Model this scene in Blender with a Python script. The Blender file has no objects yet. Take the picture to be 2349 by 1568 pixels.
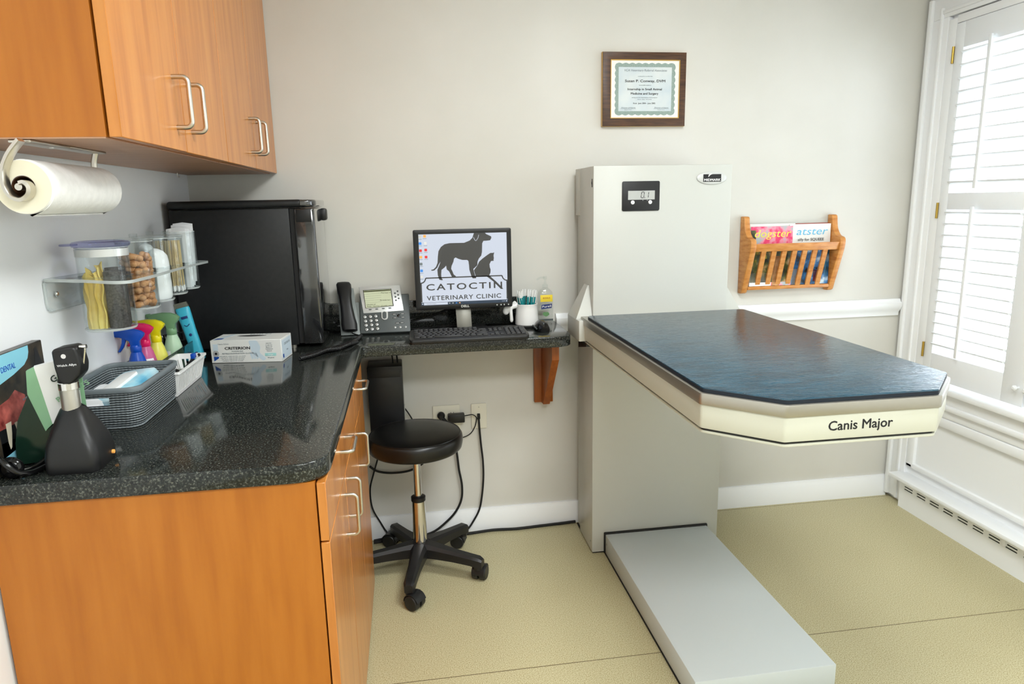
import bpy, bmesh, math, random
from mathutils import Vector, Matrix
random.seed(7)
PI = math.pi
scn = bpy.context.scene
COL = scn.collection

# ------------------------------------------------------------------ materials
def lin(c):
    r = []
    for v in c[:3]:
        v = v / 255.0
        r.append(v / 12.92 if v <= 0.04045 else ((v + 0.055) / 1.055) ** 2.4)
    return (r[0], r[1], r[2], 1.0)

def mat(name, rgb, rough=0.5, metal=0.0, spec=0.5, trans=0.0, ior=1.45, emis=0.0, coat=0.0, coat_rough=0.05, alpha=1.0, sheen=0.0):
    m = bpy.data.materials.new(name); m.use_nodes = True
    b = m.node_tree.nodes['Principled BSDF']
    c = lin(rgb)
    b.inputs['Base Color'].default_value = c
    b.inputs['Roughness'].default_value = rough
    b.inputs['Metallic'].default_value = metal
    b.inputs['Specular IOR Level'].default_value = spec
    b.inputs['Transmission Weight'].default_value = trans
    b.inputs['IOR'].default_value = ior
    b.inputs['Coat Weight'].default_value = coat
    b.inputs['Coat Roughness'].default_value = coat_rough
    b.inputs['Alpha'].default_value = alpha
    if emis:
        b.inputs['Emission Color'].default_value = c
        b.inputs['Emission Strength'].default_value = emis
    return m

def nd(m, t, **kw):
    n = m.node_tree.nodes.new(t)
    for k, v in kw.items():
        if k.startswith('in_'):
            n.inputs[k[3:].replace('_', ' ')].default_value = v
        else:
            setattr(n, k, v)
    return n

def coords(m, scale=(1, 1, 1), rot=(0, 0, 0)):
    tc = nd(m, 'ShaderNodeTexCoord'); mp = nd(m, 'ShaderNodeMapping')
    mp.inputs['Scale'].default_value = scale; mp.inputs['Rotation'].default_value = rot
    m.node_tree.links.new(tc.outputs['Object'], mp.inputs['Vector'])
    return mp.outputs['Vector']

def vary(m, cols, scale=5.0, stretch=(1, 1, 1), detail=3.0, lo=0.35, hi=0.65, bump=0.0, bscale=None, bdist=0.001):
    """noise driven colour between several colours, optional bump"""
    L = m.node_tree.links; b = m.node_tree.nodes['Principled BSDF']
    v = coords(m, stretch)
    n = nd(m, 'ShaderNodeTexNoise'); n.inputs['Scale'].default_value = scale; n.inputs['Detail'].default_value = detail
    L.new(v, n.inputs['Vector'])
    r = nd(m, 'ShaderNodeValToRGB'); cr = r.color_ramp
    while len(cr.elements) < len(cols): cr.elements.new(0.5)
    for i, c in enumerate(cols):
        cr.elements[i].position = lo + (hi - lo) * i / max(1, len(cols) - 1)
        cr.elements[i].color = lin(c)
    L.new(n.outputs['Fac'], r.inputs['Fac']); L.new(r.outputs['Color'], b.inputs['Base Color'])
    if bump:
        n2 = nd(m, 'ShaderNodeTexNoise'); n2.inputs['Scale'].default_value = bscale or scale * 4; n2.inputs['Detail'].default_value = 3
        L.new(v, n2.inputs['Vector'])
        bp = nd(m, 'ShaderNodeBump'); bp.inputs['Strength'].default_value = bump; bp.inputs['Distance'].default_value = bdist
        L.new(n2.outputs['Fac'], bp.inputs['Height']); L.new(bp.outputs['Normal'], b.inputs['Normal'])
    return r

M = {}
M['wall'] = mat('wall_paint', (216, 212, 200), 0.45, spec=0.35)
vary(M['wall'], [(212, 210, 202), (217, 215, 208)], 3.0, bump=0.06, bscale=350, bdist=0.0006)
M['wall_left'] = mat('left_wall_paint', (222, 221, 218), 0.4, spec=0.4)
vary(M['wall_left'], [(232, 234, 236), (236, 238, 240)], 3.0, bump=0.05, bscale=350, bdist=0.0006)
M['ceiling'] = mat('ceiling_paint', (236, 238, 238), 0.8)
M['trim'] = mat('white_trim_paint', (246, 248, 250), 0.35, spec=0.45)
M['shutter'] = mat('shutter_paint', (240, 243, 246), 0.4, spec=0.4)
M['floor'] = mat('vinyl_floor', (188, 174, 134), 0.42, spec=0.4)
def floor_nodes():
    m = M['floor']; L = m.node_tree.links; b = m.node_tree.nodes['Principled BSDF']
    r = vary(m, [(152, 138, 94), (194, 185, 146), (214, 208, 174)], 300.0, lo=0.3, hi=0.68, detail=3, bump=0.03, bscale=500, bdist=0.0006)
    tc = nd(m, 'ShaderNodeTexCoord'); sx = nd(m, 'ShaderNodeSeparateXYZ'); L.new(tc.outputs['Object'], sx.inputs['Vector'])
    n = nd(m, 'ShaderNodeTexNoise', in_Scale=1.2, in_Detail=3.0); L.new(tc.outputs['Object'], n.inputs['Vector'])
    mx = nd(m, 'ShaderNodeMix', data_type='RGBA', blend_type='MULTIPLY'); mx.inputs['Factor'].default_value = 0.5
    r2 = nd(m, 'ShaderNodeValToRGB'); r2.color_ramp.elements[0].position = 0.3; r2.color_ramp.elements[0].color = (0.78, 0.75, 0.7, 1)
    r2.color_ramp.elements[1].position = 0.62; r2.color_ramp.elements[1].color = (1, 1, 1, 1)
    L.new(n.outputs['Fac'], r2.inputs['Fac']); L.new(r.outputs['Color'], mx.inputs['A']); L.new(r2.outputs['Color'], mx.inputs['B'])
    # seam of the vinyl sheets: a thin line every 0.915 m along y
    a = nd(m, 'ShaderNodeMath', operation='ADD'); a.inputs[1].default_value = 0.947 + 9.15; L.new(sx.outputs['Y'], a.inputs[0])
    f = nd(m, 'ShaderNodeMath', operation='MODULO'); f.inputs[1].default_value = 0.915; L.new(a.outputs[0], f.inputs[0])
    s = nd(m, 'ShaderNodeMath', operation='LESS_THAN'); s.inputs[1].default_value = 0.0028; L.new(f.outputs[0], s.inputs[0])
    m2 = nd(m, 'ShaderNodeMix', data_type='RGBA'); m2.inputs['B'].default_value = lin((96, 80, 52))
    L.new(s.outputs[0], m2.inputs['Factor']); L.new(mx.outputs['Result'], m2.inputs['A']); L.new(m2.outputs['Result'], b.inputs['Base Color'])
floor_nodes()
def wood(name, cols, rough, coat, stretch, scale=9.0, spec=0.5):
    m = mat(name, cols[0], rough, spec=spec, coat=coat, coat_rough=0.12)
    vary(m, cols, scale, stretch, detail=5, lo=0.32, hi=0.68)
    return m
MAPLE = [(167, 96, 24), (177, 105, 29), (184, 112, 35)]
M['maple'] = wood('maple_laminate', MAPLE, 0.42, 0.0, (6, 6, 0.55), 5.0)
M['maple_door'] = wood('maple_door_veneer', [(184, 112, 46), (200, 128, 58), (208, 138, 66)], 0.3, 0.25, (6, 6, 0.5), 5.0)
M['maple_under'] = wood('maple_underside', [(176, 132, 104), (192, 150, 120)], 0.4, 0.0, (0.6, 6, 6), 5.0)
M['gap'] = mat('shadow_gap', (24, 14, 8), 0.8)
M['oak'] = wood('oak_rack', [(182, 112, 46), (204, 136, 66), (212, 150, 84)], 0.4, 0.1, (2, 2, 9), 9.0)
M['bracket'] = wood('stained_wood', [(142, 72, 20), (166, 90, 28)], 0.35, 0.1, (7, 7, 0.7), 8.0)
M['walnut'] = wood('walnut_moulding', [(62, 40, 26), (92, 62, 40)], 0.4, 0.0, (0.7, 6, 8), 22.0)
M['counter'] = mat('black_quartz', (30, 33, 32), 0.09, spec=0.55)
def counter_nodes():
    m = M['counter']; L = m.node_tree.links; b = m.node_tree.nodes['Principled BSDF']
    v = coords(m)
    n = nd(m, 'ShaderNodeTexNoise', in_Scale=260.0, in_Detail=4.0); L.new(v, n.inputs['Vector'])
    r = nd(m, 'ShaderNodeValToRGB'); cr = r.color_ramp; cr.elements[0].position = 0.42; cr.elements[0].color = lin((20, 23, 22))
    cr.elements[1].position = 0.72; cr.elements[1].color = lin((104, 106, 98)); e = cr.elements.new(0.58); e.color = lin((50, 53, 50))
    L.new(n.outputs['Fac'], r.inputs['Fac'])
    vo = nd(m, 'ShaderNodeTexVoronoi', in_Scale=150.0); L.new(v, vo.inputs['Vector'])
    lt = nd(m, 'ShaderNodeMath', operation='LESS_THAN'); lt.inputs[1].default_value = 0.12; L.new(vo.outputs['Distance'], lt.inputs[0])
    mx = nd(m, 'ShaderNodeMix', data_type='RGBA'); mx.inputs['B'].default_value = lin((132, 128, 104))
    mu = nd(m, 'ShaderNodeMath', operation='MULTIPLY'); mu.inputs[1].default_value = 0.6; L.new(lt.outputs[0], mu.inputs[0])
    L.new(mu.outputs[0], mx.inputs['Factor']); L.new(r.outputs['Color'], mx.inputs['A']); L.new(mx.outputs['Result'], b.inputs['Base Color'])
counter_nodes()
M['nickel'] = mat('brushed_nickel', (205, 200, 190), 0.3, metal=1.0)
M['chrome'] = mat('chrome', (225, 224, 222), 0.08, metal=1.0)
M['steel'] = mat('stainless_steel', (176, 172, 162), 0.36, metal=0.9)
M['brass'] = mat('brass_hinge', (190, 160, 80), 0.3, metal=1.0)
M['putty'] = mat('putty_enamel', (196, 197, 190), 0.32, spec=0.45)
M['step_top'] = mat('step_enamel', (204, 211, 212), 0.4, spec=0.4)
M['cream'] = mat('cream_plastic', (204, 204, 188), 0.38)
M['black'] = mat('black_plastic', (22, 22, 23), 0.4)
M['black_gloss'] = mat('gloss_black_plastic', (14, 14, 15), 0.12)
M['fridge'] = mat('fridge_side', (24, 25, 26), 0.42, spec=0.4)
vary(M['fridge'], [(22, 23, 24), (27, 28, 29)], 60, bump=0.12, bscale=400, bdist=0.0005)
M['rubber'] = mat('black_rubber', (20, 20, 20), 0.65)
M['vinyl'] = mat('black_vinyl', (16, 15, 14), 0.3, spec=0.5)
vary(M['vinyl'], [(15, 14, 13), (19, 18, 17)], 30, bump=0.12, bscale=260, bdist=0.0005)
M['base_black'] = mat('textured_black_nylon', (26, 26, 27), 0.42)
M['white'] = mat('white_plastic', (238, 238, 236), 0.35)
M['ivory'] = mat('ivory_wall_plate', (226, 222, 206), 0.4)
M['ceramic'] = mat('white_ceramic', (240, 239, 236), 0.12, coat=0.5)
M['paper'] = mat('white_paper', (242, 242, 238), 0.85, spec=0.2)
M['towel'] = mat('paper_towel', (244, 244, 242), 0.95, spec=0.1)
vary(M['towel'], [(240, 240, 238), (247, 247, 245)], 60, bump=0.25, bscale=200, bdist=0.0015)
M['towel_end'] = mat('paper_towel_edge', (236, 230, 208), 0.95, spec=0.1)
M['acrylic'] = mat('clear_acrylic', (238, 246, 245), 0.03, trans=1.0, ior=1.45)
M['smoke'] = mat('smoked_clear_plastic', (150, 160, 158), 0.08, trans=0.85, ior=1.4)
M['lid_blue'] = mat('blue_tinted_lid', (150, 152, 205), 0.08, trans=0.8, ior=1.45)
M['gel'] = mat('sanitizer_gel', (236, 242, 240), 0.05, trans=0.95, ior=1.36)
M['screen'] = mat('screen_white', (216, 224, 238), 0.25, emis=0.8)
M['screen'].node_tree.nodes['Principled BSDF'].inputs['Base Color'].default_value = lin((30, 32, 36))
M['screen_ink'] = mat('screen_ink', (62, 62, 62), 0.3, emis=0.25)
M['screen_bar'] = mat('screen_taskbar', (44, 58, 76), 0.3, emis=0.3)
M['lcd'] = mat('phone_lcd', (196, 202, 172), 0.3, emis=0.12)
M['lcd_ink'] = mat('phone_lcd_ink', (72, 76, 40), 0.4)
M['lcd_grey'] = mat('scale_lcd', (178, 180, 176), 0.25, emis=0.05)
M['ink'] = mat('black_ink', (24, 24, 26), 0.6)
M['grey_ink'] = mat('grey_ink', (120, 130, 136), 0.7)
M['cert_green'] = mat('certificate_border', (146, 164, 156), 0.7)
vary(M['cert_green'], [(122, 142, 134), (168, 184, 176)], 700, lo=0.4, hi=0.6)
M['cert_field'] = mat('certificate_field', (206, 216, 220), 0.6)
vary(M['cert_field'], [(198, 210, 216), (216, 222, 222)], 12)
M['gold'] = mat('gold_strip', (206, 164, 84), 0.3, metal=0.6)
M['silver_plastic'] = mat('silver_plastic', (206, 208, 206), 0.3, metal=0.35)
M['grey_plastic'] = mat('dark_grey_plastic', (78, 84, 84), 0.45)
M['key_grey'] = mat('grey_key', (176, 178, 176), 0.25, metal=0.3)
M['mat_blue'] = mat('navy_table_mat', (18, 52, 76), 0.14, spec=0.75, coat=0.0, coat_rough=0.06)
def mat_nodes():
    m = M['mat_blue']; L = m.node_tree.links; b = m.node_tree.nodes['Principled BSDF']
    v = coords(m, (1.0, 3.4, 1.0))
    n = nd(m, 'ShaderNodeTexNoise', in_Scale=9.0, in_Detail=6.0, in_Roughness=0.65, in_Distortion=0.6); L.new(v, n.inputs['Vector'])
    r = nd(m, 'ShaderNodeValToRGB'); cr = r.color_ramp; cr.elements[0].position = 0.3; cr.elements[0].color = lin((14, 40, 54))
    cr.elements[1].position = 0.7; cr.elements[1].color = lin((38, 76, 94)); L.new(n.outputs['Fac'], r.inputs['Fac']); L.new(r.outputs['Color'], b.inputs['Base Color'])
    n2 = nd(m, 'ShaderNodeTexNoise', in_Scale=34.0, in_Detail=3.0, in_Distortion=1.2); L.new(v, n2.inputs['Vector'])
    bp = nd(m, 'ShaderNodeBump', in_Strength=0.5, in_Distance=0.004); L.new(n2.outputs['Fac'], bp.inputs['Height'])
    L.new(bp.outputs['Normal'], b.inputs['Normal']); L.new(bp.outputs['Normal'], b.inputs['Coat Normal'])
mat_nodes()
M['navy_edge'] = mat('navy_foam_edge', (16, 26, 38), 0.6)
M['basket'] = mat('grey_woven_plastic', (112, 120, 124), 0.5)
def weave():
    m = M['basket']; L = m.node_tree.links; b = m.node_tree.nodes['Principled BSDF']
    v = coords(m)
    w1 = nd(m, 'ShaderNodeTexWave', wave_type='BANDS', bands_direction='Z', in_Scale=55.0, in_Distortion=1.0); L.new(v, w1.inputs['Vector'])
    w2 = nd(m, 'ShaderNodeTexWave', wave_type='BANDS', bands_direction='DIAGONAL', in_Scale=70.0, in_Distortion=0.6); L.new(coords(m, (1, 1, 0)), w2.inputs['Vector'])
    mu = nd(m, 'ShaderNodeMath', operation='MULTIPLY'); L.new(w1.outputs['Fac'], mu.inputs[0]); L.new(w2.outputs['Fac'], mu.inputs[1])
    ad = nd(m, 'ShaderNodeMath', operation='ADD'); L.new(mu.outputs[0], ad.inputs[0]); L.new(w1.outputs['Fac'], ad.inputs[1])
    r = nd(m, 'ShaderNodeValToRGB'); r.color_ramp.elements[0].color = lin((62, 68, 72)); r.color_ramp.elements[1].color = lin((138, 146, 150))
    r.color_ramp.elements[0].position = 0.1; r.color_ramp.elements[1].position = 1.0
    L.new(ad.outputs[0], r.inputs['Fac']); L.new(r.outputs['Color'], b.inputs['Base Color'])
    bp = nd(m, 'ShaderNodeBump', in_Strength=0.8, in_Distance=0.002); L.new(ad.outputs[0], bp.inputs['Height']); L.new(bp.outputs['Normal'], b.inputs['Normal'])
weave()
M['basket_rim'] = mat('grey_basket_rim', (118, 126, 130), 0.45)
M['wipe_blue'] = mat('wipe_pack_blue', (150, 208, 230), 0.35)
vary(M['wipe_blue'], [(96, 178, 214), (160, 214, 232), (206, 232, 240)], 14, lo=0.35, hi=0.65)
M['sp_blue'] = mat('blue_trigger', (12, 74, 178), 0.3)
M['sp_pink'] = mat('pink_trigger', (214, 22, 92), 0.3)
M['sp_pink_b'] = mat('pink_liquid', (196, 92, 140), 0.25)
M['sp_yel'] = mat('yellow_trigger', (226, 214, 14), 0.35)
M['sp_yel_b'] = mat('yellow_bottle', (222, 218, 96), 0.3)
M['sp_green'] = mat('green_trigger', (112, 152, 112), 0.35)
M['sp_green_b'] = mat('pale_green_bottle', (176, 206, 176), 0.35)
M['clip_blue'] = mat('turquoise_plastic', (62, 176, 202), 0.35)
M['label_w'] = mat('white_label', (236, 236, 238), 0.6)
M['biscuit'] = mat('dog_biscuit', (196, 146, 100), 0.85, spec=0.2)
vary(M['biscuit'], [(176, 122, 78), (210, 160, 114)], 60, bump=0.2)
M['cotton'] = mat('cotton_wool', (246, 246, 246), 1.0, spec=0.05)
M['swab'] = mat('wooden_swab_stick', (214, 190, 138), 0.7)
M['gauze'] = mat('gauze_packet', (238, 240, 242), 0.7)
M['chamois'] = mat('yellow_cloth', (222, 196, 104), 0.8, spec=0.2)
vary(M['chamois'], [(206, 172, 76), (232, 212, 130)], 14)
M['dark_roll'] = mat('dark_grey_wrap', (58, 54, 52), 0.6)
vary(M['dark_roll'], [(46, 43, 42), (78, 74, 72)], 220)
M['pouch_white'] = mat('pouch_white', (232, 232, 230), 0.35)
M['pouch_green'] = mat('pouch_green', (132, 176, 138), 0.35)
M['pouch_dark'] = mat('pouch_dark_green', (22, 44, 34), 0.12)
M['box_dark'] = mat('box_dark_print', (46, 42, 38), 0.3)
vary(M['box_dark'], [(30, 28, 26), (74, 64, 50)], 26, lo=0.4, hi=0.7)
M['box_blue'] = mat('box_light_blue', (140, 208, 228), 0.3)
M['box_nose'] = mat('box_black', (24, 24, 28), 0.3)
M['box_red'] = mat('box_red', (168, 58, 56), 0.35)
vary(M['box_red'], [(104, 34, 34), (206, 110, 100)], 30)
M['tooth'] = mat('box_tooth', (222, 212, 190), 0.35)
M['teal'] = mat('teal_barrel', (22, 128, 132), 0.3)
M['yellow'] = mat('label_yellow', (238, 210, 60), 0.4)
M['navy'] = mat('label_navy', (34, 52, 110), 0.4)
M['leaf'] = mat('label_green', (96, 140, 90), 0.5)
M['mint'] = mat('box_mint', (164, 214, 210), 0.5)
M['pale_blue'] = mat('box_pale_blue', (202, 217, 227), 0.5)
M['royal'] = mat('box_royal_blue', (24, 74, 160), 0.4)
M['cardboard'] = mat('box_white_card', (228, 228, 224), 0.5)
M['mag_pink'] = mat('cover_pink', (226, 70, 120), 0.4)
vary(M['mag_pink'], [(232, 60, 110), (238, 150, 170), (176, 186, 190)], 22, lo=0.4, hi=0.62)
M['mag_green'] = mat('cover_dark_green', (52, 62, 36), 0.4)
vary(M['mag_green'], [(30, 36, 22), (86, 92, 48), (196, 158, 110)], 26, lo=0.38, hi=0.7)
M['mag_blue'] = mat('cover_blue', (40, 104, 160), 0.4)
vary(M['mag_blue'], [(24, 26, 30), (40, 108, 166), (190, 206, 214)], 24, lo=0.38, hi=0.7)
M['mag_yellow'] = mat('cover_yellow', (238, 230, 96), 0.4)
M['mag_sky'] = mat('cover_sky', (110, 190, 226), 0.4)
M['mag_red'] = mat('cover_red', (168, 60, 44), 0.4)
M['ic_red'] = mat('icon_red', (200, 50, 50), 0.4, emis=0.35)
M['ic_blue'] = mat('icon_blue', (60, 130, 210), 0.4, emis=0.35)
M['ic_org'] = mat('icon_orange', (232, 160, 80), 0.4, emis=0.35)
M['glass'] = mat('window_glass', (250, 252, 252), 0.0, trans=1.0, ior=1.02)
M['lamp'] = mat('lamp_diffuser', (255, 250, 240), 0.5, emis=1.0)
def clear(name, tint, ior, rough=0.03):
    # thin clear plastic: tinted see-through body with a fresnel gloss, lets light through to what is inside
    m = M[name]; nt = m.node_tree; L = nt.links; out = nt.nodes['Material Output']
    tr = nd(m, 'ShaderNodeBsdfTransparent'); tr.inputs['Color'].default_value = tint + (1,)
    gl_ = nd(m, 'ShaderNodeBsdfGlossy'); gl_.inputs['Roughness'].default_value = rough; gl_.inputs['Color'].default_value = (1, 1, 1, 1)
    lw = nd(m, 'ShaderNodeLayerWeight', in_Blend=0.5); pw = nd(m, 'ShaderNodeMath', operation='POWER'); pw.inputs[1].default_value = 3.5; L.new(lw.outputs['Facing'], pw.inputs[0])
    fr = nd(m, 'ShaderNodeMath', operation='MULTIPLY_ADD'); fr.inputs[1].default_value = (ior - 1) * 1.5; fr.inputs[2].default_value = 0.03; L.new(pw.outputs[0], fr.inputs[0])
    mx = nd(m, 'ShaderNodeMixShader'); L.new(fr.outputs[0], mx.inputs[0]); L.new(tr.outputs[0], mx.inputs[1]); L.new(gl_.outputs[0], mx.inputs[2]); L.new(mx.outputs[0], out.inputs['Surface'])
clear('acrylic', (0.955, 0.972, 0.97), 1.32); clear('smoke', (0.55, 0.59, 0.58), 1.4); clear('lid_blue', (0.72, 0.73, 0.9), 1.4); clear('gel', (0.955, 0.965, 0.96), 1.35)
M['acrylic_edge_glint'] = mat('acrylic_edge_highlight', (232, 238, 236), 0.2, alpha=0.42)  # whitish tint paints in the bright highlight along clear edges
M['tray_edge'] = mat('tray_edge', (52, 58, 56), 0.15, alpha=0.8)
M['mirror_dark'] = mat('fridge_door', (34, 35, 36), 0.09, spec=1.0, coat=1.0)

# ------------------------------------------------------------------ geometry
class G:
    def __init__(s): s.bm = bmesh.new(); s.mk = 0
    def mark(s): s.bm.verts.ensure_lookup_table(); s.mk = len(s.bm.verts); return s
    def xf(s, m):
        s.bm.verts.ensure_lookup_table()
        for v in s.bm.verts[s.mk:]: v.co = m @ v.co
        return s
    def _merge(s, b):
        me = bpy.data.meshes.new('tmp'); b.to_mesh(me); b.free(); s.bm.from_mesh(me); bpy.data.meshes.remove(me)
    def box(s, x0, x1, y0, y1, z0, z1, bev=0.0, seg=2):
        b = bmesh.new(); bmesh.ops.create_cube(b, size=1.0)
        for v in b.verts: v.co = Vector(((x0 + x1) / 2 + v.co.x * (x1 - x0), (y0 + y1) / 2 + v.co.y * (y1 - y0), (z0 + z1) / 2 + v.co.z * (z1 - z0)))
        if bev: bmesh.ops.bevel(b, geom=list(b.edges), offset=bev, segments=seg, profile=0.5, affect='EDGES')
        s._merge(b); return s
    def hexa(s, lo, hi, bev=0.0):
        """8 corner solid: four lower points, four upper points"""
        b = bmesh.new(); v = [b.verts.new(p) for p in list(lo) + list(hi)]
        for f in ((3, 2, 1, 0), (4, 5, 6, 7), (0, 1, 5, 4), (1, 2, 6, 5), (2, 3, 7, 6), (3, 0, 4, 7)): b.faces.new([v[i] for i in f])
        if bev: bmesh.ops.bevel(b, geom=list(b.edges), offset=bev, segments=2, profile=0.5, affect='EDGES')
        s._merge(b); return s
    def plate(s, outer, t0, t1, axis='z', holes=(), bev=0.0, seg=2):
        """2-d outline (with holes) extruded along an axis from t0 to t1"""
        def P(p, t):
            return {'z': (p[0], p[1], t), 'y': (p[0], t, p[1]), 'x': (t, p[0], p[1])}[axis]
        b = bmesh.new(); loops = []
        for lp in [outer] + list(holes):
            vs = [b.verts.new(P(p, t0)) for p in lp]; loops.append(vs)
            for i in range(len(vs)): b.edges.new((vs[i], vs[(i + 1) % len(vs)]))
        if holes: bmesh.ops.triangle_fill(b, use_beauty=True, use_dissolve=False, edges=list(b.edges))
        else: b.faces.new(loops[0])
        rim0 = [e for e in b.edges if len(e.link_faces) == 1]
        r = bmesh.ops.extrude_face_region(b, geom=list(b.faces), use_keep_orig=True)
        d = {'z': Vector((0, 0, t1 - t0)), 'y': Vector((0, t1 - t0, 0)), 'x': Vector((t1 - t0, 0, 0))}[axis]
        nv = [g for g in r['geom'] if isinstance(g, bmesh.types.BMVert)]
        for v in nv: v.co += d
        bmesh.ops.recalc_face_normals(b, faces=list(b.faces))
        if bev:
            i = 'xyz'.index(axis); es = []
            for e in b.edges:
                if len(e.link_faces) == 2 and abs(e.verts[0].co[i] - e.verts[1].co[i]) < 1e-7:
                    n0, n1 = e.link_faces[0].normal, e.link_faces[1].normal
                    if abs(abs(n0[i]) - abs(n1[i])) > 0.5: es.append(e)
            bmesh.ops.bevel(b, geom=es, offset=bev, segments=seg, profile=0.5, affect='EDGES')
        s._merge(b); return s
    def loft(s, rings, cap=True, closed=True):
        b = bmesh.new(); R = [[b.verts.new(p) for p in r] for r in rings]; n = len(R[0])
        for a, c in zip(R, R[1:]):
            for i in range(n if closed else n - 1):
                j = (i + 1) % n; b.faces.new((a[i], a[j], c[j], c[i]))
        if cap and closed: b.faces.new(R[0][::-1]); b.faces.new(R[-1])
        bmesh.ops.recalc_face_normals(b, faces=list(b.faces)); s._merge(b); return s
    def lathe(s, prof, c=(0, 0, 0), seg=32, axis='z', sx=1.0, sy=1.0, closed=False):
        """profile of (radius, height) turned about an axis through c; closed = profile is a loop (hollow wall)"""
        b = bmesh.new(); R = []
        for r, h in prof:
            ring = []
            for k in range(seg):
                a = 2 * PI * k / seg; u, w = max(r, 1e-5) * math.cos(a) * sx, max(r, 1e-5) * math.sin(a) * sy
                p = {'z': (u, w, h), 'y': (u, h, w), 'x': (h, u, w)}[axis]
                ring.append(b.verts.new((c[0] + p[0], c[1] + p[1], c[2] + p[2])))
            R.append(ring)
        pairs = list(zip(R, R[1:]))
        if closed: pairs.append((R[-1], R[0]))
        for a, d in pairs:
            for i in range(seg):
                j = (i + 1) % seg; b.faces.new((a[i], a[j], d[j], d[i]))
        if not closed: b.faces.new(R[0][::-1]); b.faces.new(R[-1])
        bmesh.ops.recalc_face_normals(b, faces=list(b.faces)); s._merge(b); return s
    def cyl(s, p, q, r0, r1=None, seg=20):
        p, q = Vector(p), Vector(q); d = q - p; r1 = r0 if r1 is None else r1
        m = d.to_track_quat('Z', 'Y').to_matrix()
        rings = [[c + m @ Vector((r * math.cos(2 * PI * k / seg), r * math.sin(2 * PI * k / seg), 0)) for k in range(seg)] for c, r in ((p, r0), (q, r1))]
        return s.loft(rings)
    def tube(s, pts, r, seg=8, sub=6, rads=None):
        P = [Vector(p) for p in pts]
        if sub > 1 and len(P) > 2:
            out = []; rr = []
            for i in range(len(P) - 1):
                a = P[max(i - 1, 0)]; b_ = P[i]; c = P[i + 1]; d = P[min(i + 2, len(P) - 1)]
                for k in range(sub):
                    t = k / sub
                    out.append(0.5 * ((2 * b_) + (c - a) * t + (2 * a - 5 * b_ + 4 * c - d) * t * t + (3 * b_ - a - 3 * c + d) * t ** 3))
                    if rads: rr.append(rads[i] + (rads[i + 1] - rads[i]) * t)
            out.append(P[-1]); P = out
            if rads: rads = rr + [rads[-1]]
        up = Vector((0.123, 0.31, 0.94)); rings = []
        prev = None
        for i, p in enumerate(P):
            t = (P[min(i + 1, len(P) - 1)] - P[max(i - 1, 0)]).normalized()
            if prev is None: n = t.cross(up).normalized()
            else: n = (prev - t * prev.dot(t)).normalized()
            prev = n; bnm = t.cross(n); q = rads[i] if rads else r
            rings.append([p + q * (math.cos(2 * PI * k / seg) * n + math.sin(2 * PI * k / seg) * bnm) for k in range(seg)])
        return s.loft(rings)
    def ball(s, c, r, seg=16, rings=10):
        rx, ry, rz = (r, r, r) if not hasattr(r, '__len__') else r
        b = bmesh.new(); bmesh.ops.create_uvsphere(b, u_segments=seg, v_segments=rings, radius=1.0)
        for v in b.verts: v.co = Vector((c[0] + v.co.x * rx, c[1] + v.co.y * ry, c[2] + v.co.z * rz))
        s._merge(b); return s
    def poly(s, pts):
        s.bm.faces.new([s.bm.verts.new(p) for p in pts]); return s
    def build(s, name, m, parent=None, local=False, smooth=38):
        o = off(parent)
        if not local and parent is not None:
            for v in s.bm.verts: v.co -= o
        me = bpy.data.meshes.new(name); s.bm.normal_update(); s.bm.to_mesh(me); s.bm.free()
        me.materials.append(M[m] if isinstance(m, str) else m)
        for p in me.polygons: p.use_smooth = True
        me.set_sharp_from_angle(angle=math.radians(smooth))
        ob = bpy.data.objects.new(name, me); COL.objects.link(ob)
        if parent is not None: ob.parent = parent
        return ob

def off(p):
    v = Vector((0, 0, 0))
    while p is not None: v += p.location; p = p.parent
    return v
def tag(o, label, cat, group=None):
    o['label'] = label; o['category'] = cat
    if group: o['group'] = group
    return o
def thing(name, label, cat, loc=(0, 0, 0), group=None):
    o = bpy.data.objects.new(name, None); COL.objects.link(o); o.empty_display_size = 0.05
    o.location = loc; return tag(o, label, cat, group)
def struct(o): o['kind'] = 'structure'; return o
def rrect(x0, x1, y0, y1, r, n=5):
    P = []
    for cx, cy, a in ((x1 - r, y1 - r, 0), (x0 + r, y1 - r, 90), (x0 + r, y0 + r, 180), (x1 - r, y0 + r, 270)):
        for k in range(n + 1):
            t = math.radians(a + 90 * k / n); P.append((cx + r * math.cos(t), cy + r * math.sin(t)))
    return P
def rpoly(pts, rad, n=6):
    """polygon with rounded corners"""
    P = []; N = len(pts)
    for i in range(N):
        r = rad[i] if hasattr(rad, '__len__') else rad
        p = Vector(pts[i]); a = Vector(pts[i - 1]) - p; c = Vector(pts[(i + 1) % N]) - p
        if r <= 0: P.append(tuple(p)); continue
        r = min(r, a.length * 0.49, c.length * 0.49)
        A = p + a.normalized() * r; B = p + c.normalized() * r
        for k in range(n + 1):
            t = k / n; P.append(tuple((1 - t) ** 2 * A + 2 * t * (1 - t) * p + t * t * B))
    return P
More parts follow.
